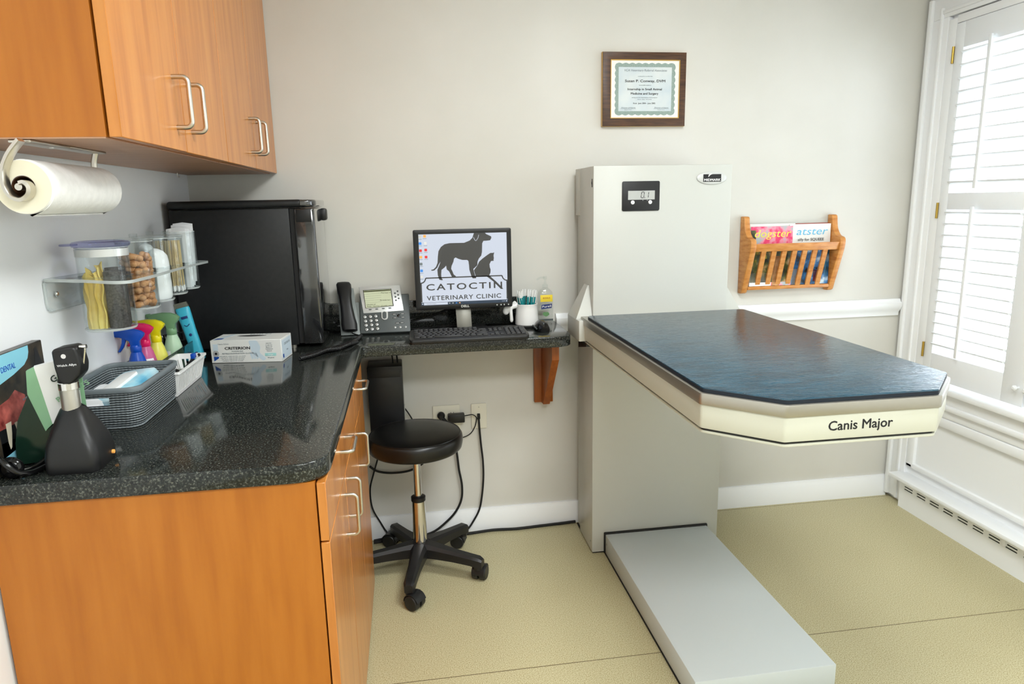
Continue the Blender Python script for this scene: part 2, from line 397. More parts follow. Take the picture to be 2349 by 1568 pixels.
def text(body, size, m, parent, pos, u=(1, 0, 0), v=(0, 0, 1), name='lettering', align='CENTER', bold=0.0, depth=0.0003, width=None, shear=0.0, spacing=1.0):
    cu = bpy.data.curves.new('txt', 'FONT'); cu.body = body; cu.size = size; cu.align_x = align; cu.align_y = 'CENTER'
    cu.extrude = depth; cu.shear = shear; cu.resolution_u = 3; cu.space_character = spacing
    t = bpy.data.objects.new('txt', cu); COL.objects.link(t)
    dg = bpy.context.evaluated_depsgraph_get(); dg.update()
    me = bpy.data.meshes.new_from_object(t.evaluated_get(dg)); bpy.data.objects.remove(t); bpy.data.curves.remove(cu)
    U, V = Vector(u).normalized(), Vector(v).normalized(); N = U.cross(V)
    sc = 1.0
    if width:
        xs = [q.co.x for q in me.vertices]; sc = width / (max(xs) - min(xs))
    if bold:
        b = bmesh.new()
        for dx, dy in ((-bold, 0), (bold, 0), (0, bold), (0, -bold)):
            n0 = len(b.verts); b.from_mesh(me); b.verts.ensure_lookup_table()
            for q in b.verts[n0:]: q.co.x += dx / sc; q.co.y += dy / sc; q.co.z += (dx + 2 * dy) * 0.02
        b.to_mesh(me); b.free()
    o = Vector(pos) - off(parent)
    for q in me.vertices:
        c = q.co.copy(); q.co = o + U * c.x * sc + V * c.y + N * c.z
    me.name = name; me.materials.clear(); me.materials.append(M[m])
    ob = bpy.data.objects.new(name, me); COL.objects.link(ob); ob.parent = parent
    return ob
def copy_tree(o, parent=None):
    c = o.copy(); COL.objects.link(c)
    if parent is not None: c.parent = parent
    for ch in list(o.children): copy_tree(ch, c)
    return c

# ------------------------------------------------------------------ the room
XR = 3.02; YF = -4.3; ZCL = 2.5; CT = 0.914
WY0, WY1, WZ0, WZ1 = -1.235, -0.125, 0.60, 2.085
struct(G().box(-0.3, XR + 0.4, YF - 0.2, 0.2, -0.1, 0.0).build('floor', 'floor'))
struct(G().box(-0.3, XR + 0.4, YF - 0.2, 0.2, ZCL, ZCL + 0.1).build('ceiling', 'ceiling'))
struct(G().box(-0.2, XR + 0.3, 0.0, 0.12, 0, ZCL).build('wall_back', 'wall'))
struct(G().box(-0.12, 0.0, YF, 0.0, 0, ZCL).build('wall_left', 'wall_left'))
struct(G().box(-0.2, XR + 0.3, YF - 0.12, YF, 0, ZCL).build('wall_front', 'wall'))
wr = G().box(XR, XR + 0.16, YF, WY0, 0, ZCL).box(XR, XR + 0.16, WY1, 0, 0, ZCL).box(XR, XR + 0.16, WY0, WY1, 0, WZ0).box(XR, XR + 0.16, WY0, WY1, WZ1, ZCL)
struct(wr.build('wall_right', 'trim'))
bb = [(0, 0), (-0.018, 0), (-0.018, 0.075), (-0.012, 0.088), (-0.010, 0.1), (0, 0.1)]
struct(G().plate([(p[0], p[1]) for p in bb], 0.02, XR - 0.02, 'x').build('baseboard_back', 'trim'))
rail = [(0, 0.868), (-0.010, 0.868), (-0.012, 0.885), (-0.020, 0.895), (-0.030, 0.912), (-0.030, 0.926), (-0.020, 0.932), (-0.014, 0.944), (0, 0.944)]
struct(G().plate(rail, 1.40, 2.985, 'x').build('trim_1', 'trim'))
# window: casing, sill, apron panel, sash, panes
win = bpy.data.objects.new('window_1', None); COL.objects.link(win); win.location = (XR, -0.68, 0.6); struct(win)
g = G()
g.box(XR - 0.022, XR, WY1, -0.02, 0.02, WZ1 + 0.0148, 0.002).box(XR - 0.03, XR, WY1 + 0.028, WY1 + 0.042, 0.02, 2.14, 0.003).box(XR - 0.034, XR, -0.04, -0.018, 0.02, 2.184, 0.004)
g.box(XR - 0.022, XR, WY0 - 0.105, WY0, 0.02, WZ1 + 0.0148, 0.002).box(XR - 0.03, XR, WY0 - 0.042, WY0 - 0.028, 0.02, 2.14, 0.003)
g.box(XR - 0.022, XR, WY0 - 0.105, -0.02, WZ1 + 0.015, 2.20, 0.002).box(XR - 0.03, XR, WY0 - 0.03, WY1 + 0.03, WZ1 + 0.03, WZ1 + 0.044, 0.003).box(XR - 0.034, XR, WY0 - 0.105, -0.02, 2.185, 2.205, 0.004)
g.build('window_casing', 'trim', win)
g = G().box(XR - 0.02, XR + 0.02, WY1 - 0.0455, WY1, 0.612, WZ1, 0.002).box(XR - 0.02, XR + 0.02, WY0, WY0 + 0.0475, 0.612, WZ1, 0.002).box(XR - 0.02, XR + 0.02, WY0 + 0.0475, WY1 - 0.0455, 2.064, WZ1 + 0.01, 0.002)
g.build('window_jamb', 'trim', win)
g = G().box(XR - 0.055, XR + 0.1, WY0 - 0.01, WY1 + 0.01, 0.588, 0.612, 0.006)
g.box(XR - 0.03, XR + 0.02, WY0, WY1, 0.535, 0.588, 0.004).box(XR - 0.038, XR + 0.02, WY0, WY1, 0.515, 0.54, 0.008).box(XR - 0.022, XR + 0.02, WY0, WY1, 0.478, 0.515, 0.003)
g.build('window_sill', 'trim', win)
g = G().box(XR - 0.006, XR + 0.02, WY0, WY1, 0.15, 0.48).box(XR - 0.026, XR + 0.01, WY0, WY1, 0.435, 0.478, 0.01).box(XR - 0.02, XR + 0.01, WY1 - 0.045, WY1, 0.19, 0.45, 0.008)
g.box(XR - 0.02, XR + 0.01, WY0, WY1, 0.19, 0.215, 0.008).box(XR - 0.085, XR + 0.01, WY0 - 0.1, WY1 + 0.02, 0.14, 0.158, 0.004)
g.build('window_apron', 'trim', win)
g = G(); xs = XR + 0.10
for y0, y1, z0, z1 in ((WY0, WY1, 0.61, 0.66), (WY0, WY1, 2.04, WZ1), (WY0, WY0 + 0.05, 0.61, WZ1), (WY1 - 0.05, WY1, 0.61, WZ1), (WY0, WY1, 1.32, 1.37)):
    k = 0.002 if y1 - y0 > 0.5 else 0.0
    g.box(xs + k, xs + 0.035 - k, y0 + 10 * k, y1 - 10 * k, z0, z1)
for y in (-0.50, -0.86): g.box(xs + 0.006, xs + 0.029, y - 0.01, y + 0.01, 0.65, 2.05)
for z in (0.89, 1.11, 1.6, 1.83): g.box(xs + 0.004, xs + 0.031, WY0 + .04, WY1 - .04, z - 0.01, z + 0.01)
g.build('window_sash', 'trim', win)
G().box(xs + 0.015, xs + 0.019, WY0 + 0.02, WY1 - 0.02, 0.63, 2.06).build('window_pane', 'glass', win)

# shutters
def shutter(y1, y0, label, hinge_at, knob_y):
    t = thing('window_shutter', label, 'shutter', (XR - 0.005, (y0 + y1) / 2, 0.628), 'hinged shutter panels in the window')
    X0, X1 = XR - 0.022, XR + 0.008; sw = 0.045 if hinge_at == 'far' else 0.10
    sl, sr = (y1 - 0.045, y0 + 0.095) if hinge_at == 'far' else (y1 - 0.095, y0 + 0.045)
    g = G().box(X0, X1, sl, y1, 0.628, 2.062, 0.003).box(X0, X1, y0, sr, 0.628, 2.062, 0.003)
    for z0, z1 in ((0.628, 0.737), (1.339, 1.406), (1.965, 2.062)): g.box(X0, X1, sr, sl, z0, z1, 0.002)
    g.build('shutter_frame', 'shutter', t)
    lv = None
    for z in [0.768 + 0.0457 * i for i in range(13)] + [1.438 + 0.05 * i for i in range(11)]:
        if lv is None:
            g = G(); ring = []
            for k in range(12):
                a = 2 * PI * k / 12; ring.append((0.029 * math.cos(a), 0.0048 * math.copysign(abs(math.sin(a)) ** 0.7, math.sin(a))))
            g.loft([[(p[0], yy, p[1]) for p in ring] for yy in (sr - (y0 + y1) / 2 + 0.001, sl - (y0 + y1) / 2 - 0.001)])
            lv = g.build('louver', 'shutter', t, local=True); o = lv
        else:
            o = lv.copy(); COL.objects.link(o)
        o.location = (-0.002, 0, z - 0.628 + 0.004); o.rotation_euler = (0, math.radians(20), 0)
    ry = (sl + sr) / 2 + 0.033
    for z0, z1 in ((0.745, 1.338), (1.421, 1.968)):
        G().box(X0 - 0.022, X0 - 0.012, ry - 0.008, ry + 0.008, z0, z1 + 0.015, 0.003).build('tilt_rod', 'shutter', t)
    if hinge_at == 'far':
        for z in (0.745, 1.335, 1.945):
            G().cyl((X0 - 0.004, y1 + 0.002, z - 0.032), (X0 - 0.004, y1 + 0.002, z + 0.032), 0.0048, seg=10).build('hinge', 'brass', t)
    G().lathe([(0.004, 0.001), (0.004, -0.012), (0.010, -0.016), (0.010, -0.022), (0.005, -0.026)], (X0, knob_y, 0.70), 14, "x").build("knob", "shutter", t)
    return t
shutter(-0.172, -0.676, 'white louvered shutter panel with brass hinges beside the window casing', 'far', -0.655)
shutter(-0.682, -1.186, 'white louvered shutter panel cut off by the right picture edge', 'near', -0.70)
# baseboard heater with a row of paired slots
hx = 2.976
t = thing('baseboard_heater', 'white baseboard heater with paired vent slots under the window', 'heater', (hx + 0.02, -0.9, 0))
holes = []
y = -0.165
while y > -1.7:
    for z in (0.092, 0.104): holes.append([(y - 0.052, z), (y, z), (y, z + 0.0055), (y - 0.052, z + 0.0055)])
    y -= 0.0775
g = G().plate([(-1.75, 0.0), (-0.135, 0.0), (-0.135, 0.128), (-1.75, 0.128)], hx, hx + 0.003, 'x', holes=holes)
g.box(hx + 0.003, XR - 0.025, -1.75, -0.135, 0.125, 0.128).box(hx + 0.003, XR - 0.025, -0.138, -0.135, 0, 0.125)
g.build('heater_cover', 'trim', t)
G().box(hx + 0.015, XR - 0.027, -1.74, -0.14, 0.005, 0.12).build('dark_interior', 'black', t)  # black block paints the dark inside seen through the slots
G().box(hx - 0.012, hx + 0.002, -0.715, -0.70, 0.098, 0.125, 0.003).build('damper_lever', 'trim', t)

# ------------------------------------------------------------------ wall cabinets
def handle(parent, x, c, length, axis, out=0.032, r=0.0052):
    """bow pull standing on a face at x; c = (y, z) centre"""
    a = length / 2; P = []
    for s in (-1, 1):
        pts = []
        for k in range(6):
            t = PI / 2 * k / 5; rr = 0.012
            pts.append((out - rr + rr * math.sin(t), s * (a - rr + rr * math.cos(t)) if True else 0))
        pts = [(0.0, s * a)] + pts
        P.append(pts)
    path = P[0] + P[1][::-1]
    if axis == 'z': pts = [(x + o_, c[0], c[1] + q) for o_, q in path]
    else: pts = [(x + o_, c[0] + q, c[1]) for o_, q in path]
    return G().tube(pts, r, 10, 1).build('handle', 'nickel', parent)

def wall_cabinet(y0, y1, label):
    t = thing('wall_cabinet', label, 'cabinet', (0.16, (y0 + y1) / 2, 1.528))
    G().box(0.002, 0.300, y0 + 0.001, y1 - 0.001, 1.529, 2.42).build('body', 'maple', t)
    G().box(0.004, 0.299, y0 + 0.001, y1 - 0.001, 1.5265, 1.5288).build('underside', 'maple_under', t)
    ym = (y0 + y1) / 2
    for a, b, hy in ((y0 + 0.001, ym - 0.0012, ym - 0.055), (ym + 0.0012, y1 - 0.0012, ym + 0.05)):
        d = G().box(0.3045, 0.325, a, b, 1.5285, 2.42, 0.0012, 1).build('door', 'maple_door', t)
        handle(d, 0.325, (hy, 1.628), 0.103, 'z')
wall_cabinet(-1.48, -0.743, 'maple wall cabinet with a plain end panel, above the paper towel roll')
wall_cabinet(-0.742, -0.003, 'maple wall cabinet in the corner above the black refrigerator')

# ------------------------------------------------------------------ base cabinets and worktop
def base_cabinet(y0, y1, label, doors, pull):
    t = thing('base_cabinet', label, 'cabinet', (0.3, (y0 + y1) / 2, 0))
    G().box(0.006, 0.597, y0, y1, 0.0, CT - 0.041).build('body', 'maple', t)
    d = G().box(0.600, 0.6175, y0 + 0.001, y1 - 0.001, 0.745, CT - 0.045, 0.001, 1).build('drawer', 'maple_door', t)
    handle(d, 0.6175, (pull, 0.826), 0.11, 'y', 0.03, 0.0045)
    for a, b, hy in doors:
        d = G().box(0.600, 0.6175, a, b, 0.012, 0.741, 0.001, 1).build('door', 'maple_door', t)
        handle(d, 0.6175, (hy, 0.655), 0.105, 'z', 0.03, 0.0045)
base_cabinet(-1.475, -0.742, 'maple base cabinet with large end panel under the near worktop end', [(-1.474, -1.113, -1.165), (-1.108, -0.743, -1.06)], -1.13)
base_cabinet(-0.741, -0.372, 'single door maple base cabinet farther back beside the stool', [(-0.740, -0.373, -0.70)], -0.556)

t = thing('worktop', 'L-shaped black speckled stone worktop on the maple base cabinets', 'worktop', (0.5, -0.5, CT))
L = rpoly([(0.003, -0.003), (1.396, -0.003), (1.396, -0.3545), (0.6235, -0.3545), (0.6235, -1.483), (0.003, -1.483)], [0, 0, 0.075, 0.03, 0.075, 0], 8)
G().plate(L, CT - 0.04, CT, 'z', bev=0.004, seg=3).build('countertop', 'counter', t)
g = G().box(0.003, 1.285, -0.023, -0.002, CT + 0.0005, 1.024, 0.002)
tag(g.build('backsplash', 'counter'), 'low black stone backsplash strip on the wall behind the monitor', 'backsplash')
t = thing('support_bracket', 'stained wooden bracket under the right end of the worktop', 'bracket', (1.34, -0.1, 0.7))
G().box(1.303, 1.383, -0.022, -0.001, 0.567, 0.873, 0.002).build('back_plate', 'bracket', t)
prof = [(-0.022, 0.567), (-0.055, 0.567), (-0.245, 0.80), (-0.245, 0.873), (-0.022, 0.873)]
G().plate([(p[0], p[1]) for p in prof], 1.334, 1.362, 'x').build('brace', 'bracket', t)

# ------------------------------------------------------------------ examination table
TX0, TX1, TYB, TYF, TYA = 1.4334, 2.0606, -0.306, -1.5168, -1.385
CX0, CX1, CY = 1.4805, 2.0144, -0.304
t = thing('examination_table', 'putty lift examination table with wall column and floor step', 'examination table', (1.75, -0.3, 0))
G().box(CX0, CX1, CY, -0.105, 0.006, 1.527, 0.003).build('column', 'putty', t)
G().box(CX0 + 0.01, CX1 - 0.01, -0.104, -0.034, 0.004, 1.345).box(CX0, CX1, -0.104, -0.034, 1.347, 1.527, 0.002).build('back_channel', 'putty', t)
G().box(CX0 + 0.004, CX1 - 0.004, CY + 0.004, -0.036, 0.001, 0.006).build('base_seal', 'rubber', t)
for y in (-0.13, -0.28): G().cyl((CX0 - 0.0015, y, 0.045), (CX0 + 0.001, y, 0.045), 0.004, seg=10).build('cover_screw', 'steel', t)
G().box(CX0 - 0.0015, CX0 + 0.001, -0.292, -0.282, 1.452, 1.482, 0.001).box(CX0 - 0.003, CX0, -0.290, -0.284, 1.462, 1.472, 0.001).build('power_switch', 'black', t)
d = G().plate(rrect(1.588, 1.7315, 1.3635, 1.4705, 0.006), CY - 0.0001, CY - 0.004, 'y', bev=0.001).build('display_panel', 'grey_plastic', t)
d.data.materials[0] = M['base_black']
G().box(1.610, 1.712, CY - 0.0052, CY - 0.0038, 1.404, 1.4362).build('lcd', 'lcd_grey', d)
g = G()
def seg7(g, x, z, w, h, segs, sl=0.12, th=0.0022):
    def P(u, v): return (x + u * w + v * h * sl, z + v * h)
    S = {'a': ((0, 1), (1, 1)), 'b': ((1, 1), (1, .5)), 'c': ((1, .5), (1, 0)), 'd': ((0, 0), (1, 0)), 'e': ((0, .5), (0, 0)), 'f': ((0, 1), (0, .5)), 'g': ((0, .5), (1, .5))}
    for s in segs:
        a, b = P(*S[s][0]), P(*S[s][1]); dx, dz = b[0] - a[0], b[1] - a[1]; l = math.hypot(dx, dz); dx, dz = dx / l, dz / l
        a = (a[0] + dx * 0.001, a[1] + dz * 0.001); b = (b[0] - dx * 0.001, b[1] - dz * 0.001); nx, nz = -dz * th / 2, dx * th / 2
        g.plate([(a[0] + nx, a[1] + nz), (a[0] - nx, a[1] - nz), (b[0] - nx, b[1] - nz), (b[0] + nx, b[1] + nz)], CY - 0.0053, CY - 0.0057, 'y')
seg7(g, 1.659, 1.4105, 0.0105, 0.021, 'abcdef'); seg7(g, 1.683, 1.4105, 0.0035, 0.021, 'bc'); g.box(1.6725, 1.675, CY - 0.0057, CY - 0.0053, 1.4095, 1.412)
g.build('readout_digits', 'ink', d)
for x in (1.628, 1.695):
    G().lathe([(0.0072, 0), (0.0072, -0.0015), (0.006, -0.0025)], (x, CY - 0.004, 1.3945), 20, 'y').build('button', 'white', d)
text('ON', 0.004, 'grey_ink', d, (1.628, CY - 0.0067, 1.3945)); text('OFF', 0.004, 'grey_ink', d, (1.695, CY - 0.0067, 1.3945))
g = G()
for x in (1.667, 1.684): g.plate([(x - .0013, 1.4005), (x + .0013, 1.4005), (x, 1.403)], CY - 0.0041, CY - 0.0045, 'y')
g.build('indicator_marks', 'white', d)
bd = G().plate([(1.933 + 0.0585 * math.cos(a * PI / 24), 1.478 + 0.0235 * math.sin(a * PI / 24)) for a in range(48)], CY, CY - 0.004, 'y', bev=0.002).build('oval_badge', 'silver_plastic', t)
G().box(1.899, 1.969, CY - 0.0048, CY - 0.0039, 1.464, 1.4915).build('badge_panel', 'ink', bd)
text('MIDMARK', 0.012, 'white', bd, (1.934, CY - 0.0051, 1.4705), width=0.064, bold=0.0003)
G().plate([(1.918, 1.4805), (1.926, 1.489), (1.936, 1.4925), (1.924, 1.4925), (1.9195, 1.489)], CY - 0.005, CY - 0.0053, 'y').build('badge_swoosh', 'white', bd)
# platform
oct_ = lambda i: rpoly([(TX0 + i, TYB), (TX0 + i, TYA + i * 0.4), (1.5674 + i * 0.4, TYF + i), (1.928 - i * 0.4, TYF + i), (TX1 - i, TYA + i * 0.4), (TX1 - i, TYB)], [0.0, 0.006, 0.006, 0.006, 0.006, 0.0], 3)
G().plate(oct_(0.004), 0.895, 0.953, 'z', bev=0.003).build('platform_body', 'cream', t)
G().plate(oct_(0.0), 0.951, 0.978, 'z', bev=0.002).build('steel_rim', 'steel', t)
G().plate(oct_(0.012), 0.889, 0.8955, 'z').build('gap_shade', 'black', t)  # black sheet painting in the shade of the gap under the body
G().plate(oct_(0.008), 0.883, 0.889, 'z', bev=0.002).build('bottom_plate', 'cream', t)
text('Canis Major', 0.03, 'ink', t, (1.742, TYF + 0.0037, 0.9245), width=0.150, bold=0.0004)
g = G()
for x0, x1, xa in ((1.416, 1.4795, 1.4795), (2.0155, 2.079, 2.0155)):
    g.box(x0, x1, -0.345, -0.16, 0.889, 0.968, 0.004)
    q = x0 if xa > x0 else x1
    g.hexa([(q, -0.30, 0.966), (xa, -0.30, 0.966), (xa, -0.165, 0.966), (q, -0.165, 0.966)], [(xa - (0.006 if xa > x0 else -0.006), -0.25, 1.088), (xa, -0.25, 1.088), (xa, -0.2, 1.088), (xa - (0.006 if xa > x0 else -0.006), -0.2, 1.088)])
    g.build('carriage_cheek', 'putty', t); g = G()
g = G().hexa([(1.425, -0.30, 0.86), (1.44, -0.36, 0.872), (1.47, -0.36, 0.872), (1.47, -0.17, 0.872)], [(1.425, -0.30, 0.884), (1.44, -0.36, 0.884), (1.47, -0.36, 0.884), (1.47, -0.17, 0.884)])
g.build('carriage_foot', 'black', t)
# step
G().box(1.5335, 1.962, -1.1985, CY - 0.010, 0.004, 0.0852, 0.003).build('step', 'step_top', t)
g = G().box(1.5285, 1.967, CY - 0.012, CY - 0.0005, 0.002, 0.0915, 0.003)
g.box(1.531, 1.9645, -1.1965, CY - 0.012, 0.0, 0.0045)
g.build('step_gasket', 'rubber', t)
G().cyl((1.532, -0.335, 0.052), (1.5345, -0.335, 0.052), 0.004, seg=10).build('step_screw', 'steel', t)
# mat on top
def oct_mat(i): return rpoly([(TX0 + i, TYB - .058), (TX0 + i, TYA + i * 0.4), (1.5674 + i * 0.4, TYF + i), (1.928 - i * 0.4, TYF + i), (TX1 - i, TYA + i * 0.4), (TX1 - i, TYB - .058)], [0.02, 0.006, 0.006, 0.006, 0.006, 0.02], 4)
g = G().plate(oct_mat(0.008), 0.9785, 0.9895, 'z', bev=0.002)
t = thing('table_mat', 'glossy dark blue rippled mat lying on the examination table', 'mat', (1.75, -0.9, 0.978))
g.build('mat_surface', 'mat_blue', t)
g = G(); o1, o2 = oct_mat(0.0075), oct_mat(0.016)
g.plate(o1, 0.9786, 0.9868, 'z', holes=[o2]); g.build('mat_edge', 'navy_edge', t)

# ------------------------------------------------------------------ stool
SX, SY = 0.795, -0.31
t = thing('stool', 'round black vinyl stool on chrome column and five casters', 'stool', (SX, SY, 0))
G().lathe([(0.0, 0.503), (0.15, 0.503), (0.166, 0.505), (0.173, 0.511), (0.1765, 0.526), (0.178, 0.543), (0.176, 0.556), (0.171, 0.563), (0.165, 0.5665), (0.161, 0.5675), (0.15, 0.570), (0.10, 0.574), (0.0, 0.576)], (SX, SY, 0), 64).build('seat', 'vinyl', t)
g = G(); ring = [(SX + 0.1685 * math.cos(2 * PI * k / 60), SY + 0.1685 * math.sin(2 * PI * k / 60), 0.5652) for k in range(61)]
g.tube(ring, 0.0022, 6, 1).build('seat_piping', 'vinyl', t)
G().lathe([(0.08, 0.492), (0.09, 0.503)], (SX, SY, 0), 24).build('seat_plate', 'black', t)
G().lathe([(0.0145, 0.29), (0.0145, 0.498)], (SX, SY, 0), 24).build('gas_piston', 'chrome', t)
G().lathe([(0.027, 0.118), (0.0255, 0.30)], (SX, SY, 0), 28).build('column_tube', 'chrome', t)
G().lathe([(0.0255, 0.295), (0.0275, 0.297), (0.0275, 0.312), (0.021, 0.316)], (SX, SY, 0), 28).build('column_collar', 'black', t)
G().lathe([(0.03, 0.075), (0.046, 0.08), (0.048, 0.105), (0.04, 0.122), (0.029, 0.128)], (SX, SY, 0), 28).build('hub', 'base_black', t)
for k in range(5):
    a = math.radians(-101 + 72 * k); R = Matrix.Translation((SX, SY, 0)) @ Matrix.Rotation(a, 4, 'Z')
    g = G().mark(); rings = []
    for d, w, z0, z1 in ((0.03, 0.033, 0.076, 0.128), (0.07, 0.0275, 0.076, 0.123), (0.14, 0.022, 0.074, 0.113), (0.215, 0.020, 0.070, 0.105), (0.246, 0.0195, 0.064, 0.102), (0.260, 0.0145, 0.064, 0.094)):
        rings.append([(d, -w, z0), (d, w, z0), (d, w, z1 - w * 0.45), (d, w * 0.6, z1), (d, -w * 0.6, z1), (d, -w, z1 - w * 0.45)])
    g.loft(rings).cyl((0.24, 0, 0.052), (0.24, 0, 0.072), 0.0165, seg=14).xf(R)
    leg = g.build('base_arm', 'base_black', t)
    # twin-wheel caster swivelled a little
    W = R @ Matrix.Translation((0.24, 0, 0)) @ Matrix.Rotation(math.radians([60, 95, 120, 40, 10][k]) - a * 0 , 4, 'Z')
    g = G().mark()
    for s in (-1, 1):
        g.lathe([(0.006, s * 0.0275), (0.025, s * 0.027), (0.028, s * 0.024), (0.0295, s * 0.007), (0.027, s * 0.004), (0.005, s * 0.0032)], (0.022, 0, 0.0295), 28, 'y')
    g.xf(W); cs = g.build('caster', 'base_black', t)
    g = G().mark(); pts = []
    for k2 in range(11):
        b_ = math.radians(15 + 165 * k2 / 10); pts.append((0.022 + 0.033 * math.cos(b_), 0.0295 + 0.033 * math.sin(b_)))
    pts += [(0.022 + 0.0305 * math.cos(math.radians(180 - 165 * k2 / 10)), 0.0295 + 0.0305 * math.sin(math.radians(180 - 165 * k2 / 10))) for k2 in range(11)]
    g.plate(pts, -0.024, 0.024, 'y').cyl((0.0, 0, 0.05), (0.0, 0, 0.064), 0.012, seg=12).xf(W)
    g.build('caster_hood', 'base_black', cs)

# ------------------------------------------------------------------ refrigerator
t = thing('refrigerator', 'small black refrigerator standing on the worktop in the corner', 'refrigerator', (0.24, -0.18, CT))
g = G().box(0.022, 0.408, -0.33, -0.03, CT + 0.012, 1.399, 0.004)
g.build('cabinet_body', 'fridge', t)
G().box(0.018, 0.452, -0.336, -0.027, 1.401, 1.428, 0.011, 4).build('top_cover', 'fridge', t)
G().box(0.409, 0.424, -0.322, -0.04, CT + 0.016, 1.397).build('door_gasket', 'rubber', t)
d = G().plate(rpoly([(0.425, -0.33), (0.4915, -0.33), (0.4915, -0.03), (0.425, -0.03)], [0.004, 0.012, 0.012, 0.004], 5), CT + 0.014, 1.396, 'z', bev=0.003).build('door', 'mirror_dark', t)
G().box(0.43, 0.481, -0.3325, -0.329, 1.352, 1.394, 0.001).build('door_cap', 'black', d)
G().plate(rpoly([(0.448, -0.338), (0.478, -0.336), (0.497, -0.31), (0.497, -0.05), (0.48, -0.028), (0.448, -0.027)], [0.0, 0.015, 0.025, 0.025, 0.015, 0.0], 5), 1.4025, 1.427, 'z', bev=0.007, seg=3).build('top_front_trim', 'mirror_dark', t)
G().box(0.488, 0.512, -0.15, -0.105, 1.352, 1.396, 0.008).build('door_lock', 'black', d)
for x, y in ((0.05, -0.31), (0.05, -0.06), (0.385, -0.31), (0.385, -0.06)):
    G().cyl((x, y, CT), (x, y, CT + 0.013), 0.011, seg=14).build('foot', 'steel', t)

# ------------------------------------------------------------------ monitor
MX, MZ, MYF = 1.013, 0.915, -0.145
t = thing('monitor', 'square black computer monitor on silver stand showing a dog logo', 'monitor', (MX, -0.1, CT))
m_ = lambda u, v: (MX + u, MZ + v)
out = rrect(MX - 0.190, MX + 0.184, MZ + 0.088, MZ + 0.393, 0.006); hole = [m_(-0.1695, 0.1055), m_(0.1670, 0.1055), m_(0.1670, 0.3765), m_(-0.1695, 0.3765)]
b = G().plate(out, MYF - 0.006, MYF + 0.018, 'y', holes=[hole], bev=0.002).build('bezel', 'black', t)
G().box(MX - 0.176, MX + 0.17, MYF + 0.018, MYF + 0.034, MZ + 0.10, MZ + 0.38, 0.006).box(MX - 0.11, MX + 0.105, MYF + 0.034, MYF + 0.055, MZ + 0.14, MZ + 0.34, 0.01).build('rear_shell', 'black', t)
sc_ = G().box(MX - 0.1695, MX + 0.1670, MYF, MYF + 0.002, MZ + 0.1055, MZ + 0.3765).build('screen', 'screen', t)
def flat(pts, m, name, par, y=MYF - 0.0003, d=0.0003):
    return G().plate([m_(*p) for p in pts], y, y - d, 'y').build(name, m, par)
dog = [(0.0415, 0.3762), (0.0838, 0.3762), (0.0888, 0.3713), (0.107, 0.3627), (0.1081, 0.3568), (0.1031, 0.3477), (0.0901, 0.3464), (0.0771, 0.3461), (0.0721, 0.3369), (0.0704, 0.3043), (0.0672, 0.2903), (0.0574, 0.2789), (0.0523, 0.2673), (0.0507, 0.2533), (0.0349, 0.2396), (0.0412, 0.2134), (0.0454, 0.2086), (0.0445, 0.2034), (0.0314, 0.2038), (0.0269, 0.2116), (0.0195, 0.2378), (0.0188, 0.2543), (0.017, 0.2708), (0.0124, 0.2752), (-0.0064, 0.2758), (-0.0203, 0.2802), (-0.0318, 0.2859), (-0.0378, 0.2819), (-0.0406, 0.2703), (-0.0482, 0.2542), (-0.0503, 0.2437), (-0.0455, 0.233), (-0.0412, 0.2211), (-0.0321, 0.2137), (-0.0392, 0.2116), (-0.0486, 0.2124), (-0.0584, 0.2334), (-0.0674, 0.2419), (-0.0692, 0.256), (-0.0753, 0.2492), (-0.0874, 0.2403), (-0.0892, 0.2227), (-0.0886, 0.2098), (-0.0837, 0.2025), (-0.0866, 0.2003), (-0.0971, 0.203), (-0.1022, 0.2208), (-0.1032, 0.2408), (-0.0961, 0.2558), (-0.0896, 0.2719), (-0.0963, 0.2628), (-0.1034, 0.249), (-0.1154, 0.2389), (-0.1248, 0.238), (-0.127, 0.2416), (-0.1176, 0.2436), (-0.1079, 0.2527), (-0.1014, 0.2676), (-0.0993, 0.2908), (-0.0961, 0.3116), (-0.0862, 0.3275), (-0.0719, 0.3375), (-0.0532, 0.3409), (-0.0275, 0.3409), (0.0029, 0.3407), (0.0242, 0.3487), (0.0351, 0.3588), (0.039, 0.3703)]
flat(dog, 'screen_ink', 'dog_silhouette', sc_)
cat = [(0.0909, 0.2919), (0.103, 0.2993), (0.1125, 0.299), (0.118, 0.301), (0.1146, 0.2889), (0.116, 0.2782), (0.1142, 0.2736), (0.1153, 0.2688), (0.1046, 0.268), (0.0983, 0.2564), (0.0992, 0.2446), (0.1021, 0.235), (0.101, 0.2232), (0.096, 0.2127), (0.1217, 0.1892), (0.1428, 0.1669), (0.1499, 0.1582), (0.1402, 0.1586), (0.1121, 0.1883), (0.0875, 0.2082), (0.0435, 0.211), (0.0371, 0.2349), (0.0507, 0.2521), (0.0582, 0.2671), (0.0716, 0.2785)]
flat(cat, 'screen_ink', 'cat_silhouette', sc_)
ear = [(0.0594, 0.3697), (0.0575, 0.3605), (0.0513, 0.3503), (0.0477, 0.3476), (0.0442, 0.3504), (0.0391, 0.361)]
G().tube([(MX + p[0], MYF - 0.0008, MZ + p[1]) for p in ear], 0.0008, 6, 4).build('ear_outline', 'screen', sc_)
def ribbon(pts, w, m, name, par):
    g = G()
    for a, b_ in zip(pts, pts[1:]):
        dx, dz = b_[0] - a[0], b_[1] - a[1]; l = math.hypot(dx, dz); nx, nz = -dz / l * w / 2, dx / l * w / 2
        g.plate([m_(a[0] + nx, a[1] + nz), m_(a[0] - nx, a[1] - nz), m_(b_[0] - nx, b_[1] - nz), m_(b_[0] + nx, b_[1] + nz)], MYF - 0.0003, MYF - 0.0006, 'y')
    return g.build(name, m, par)
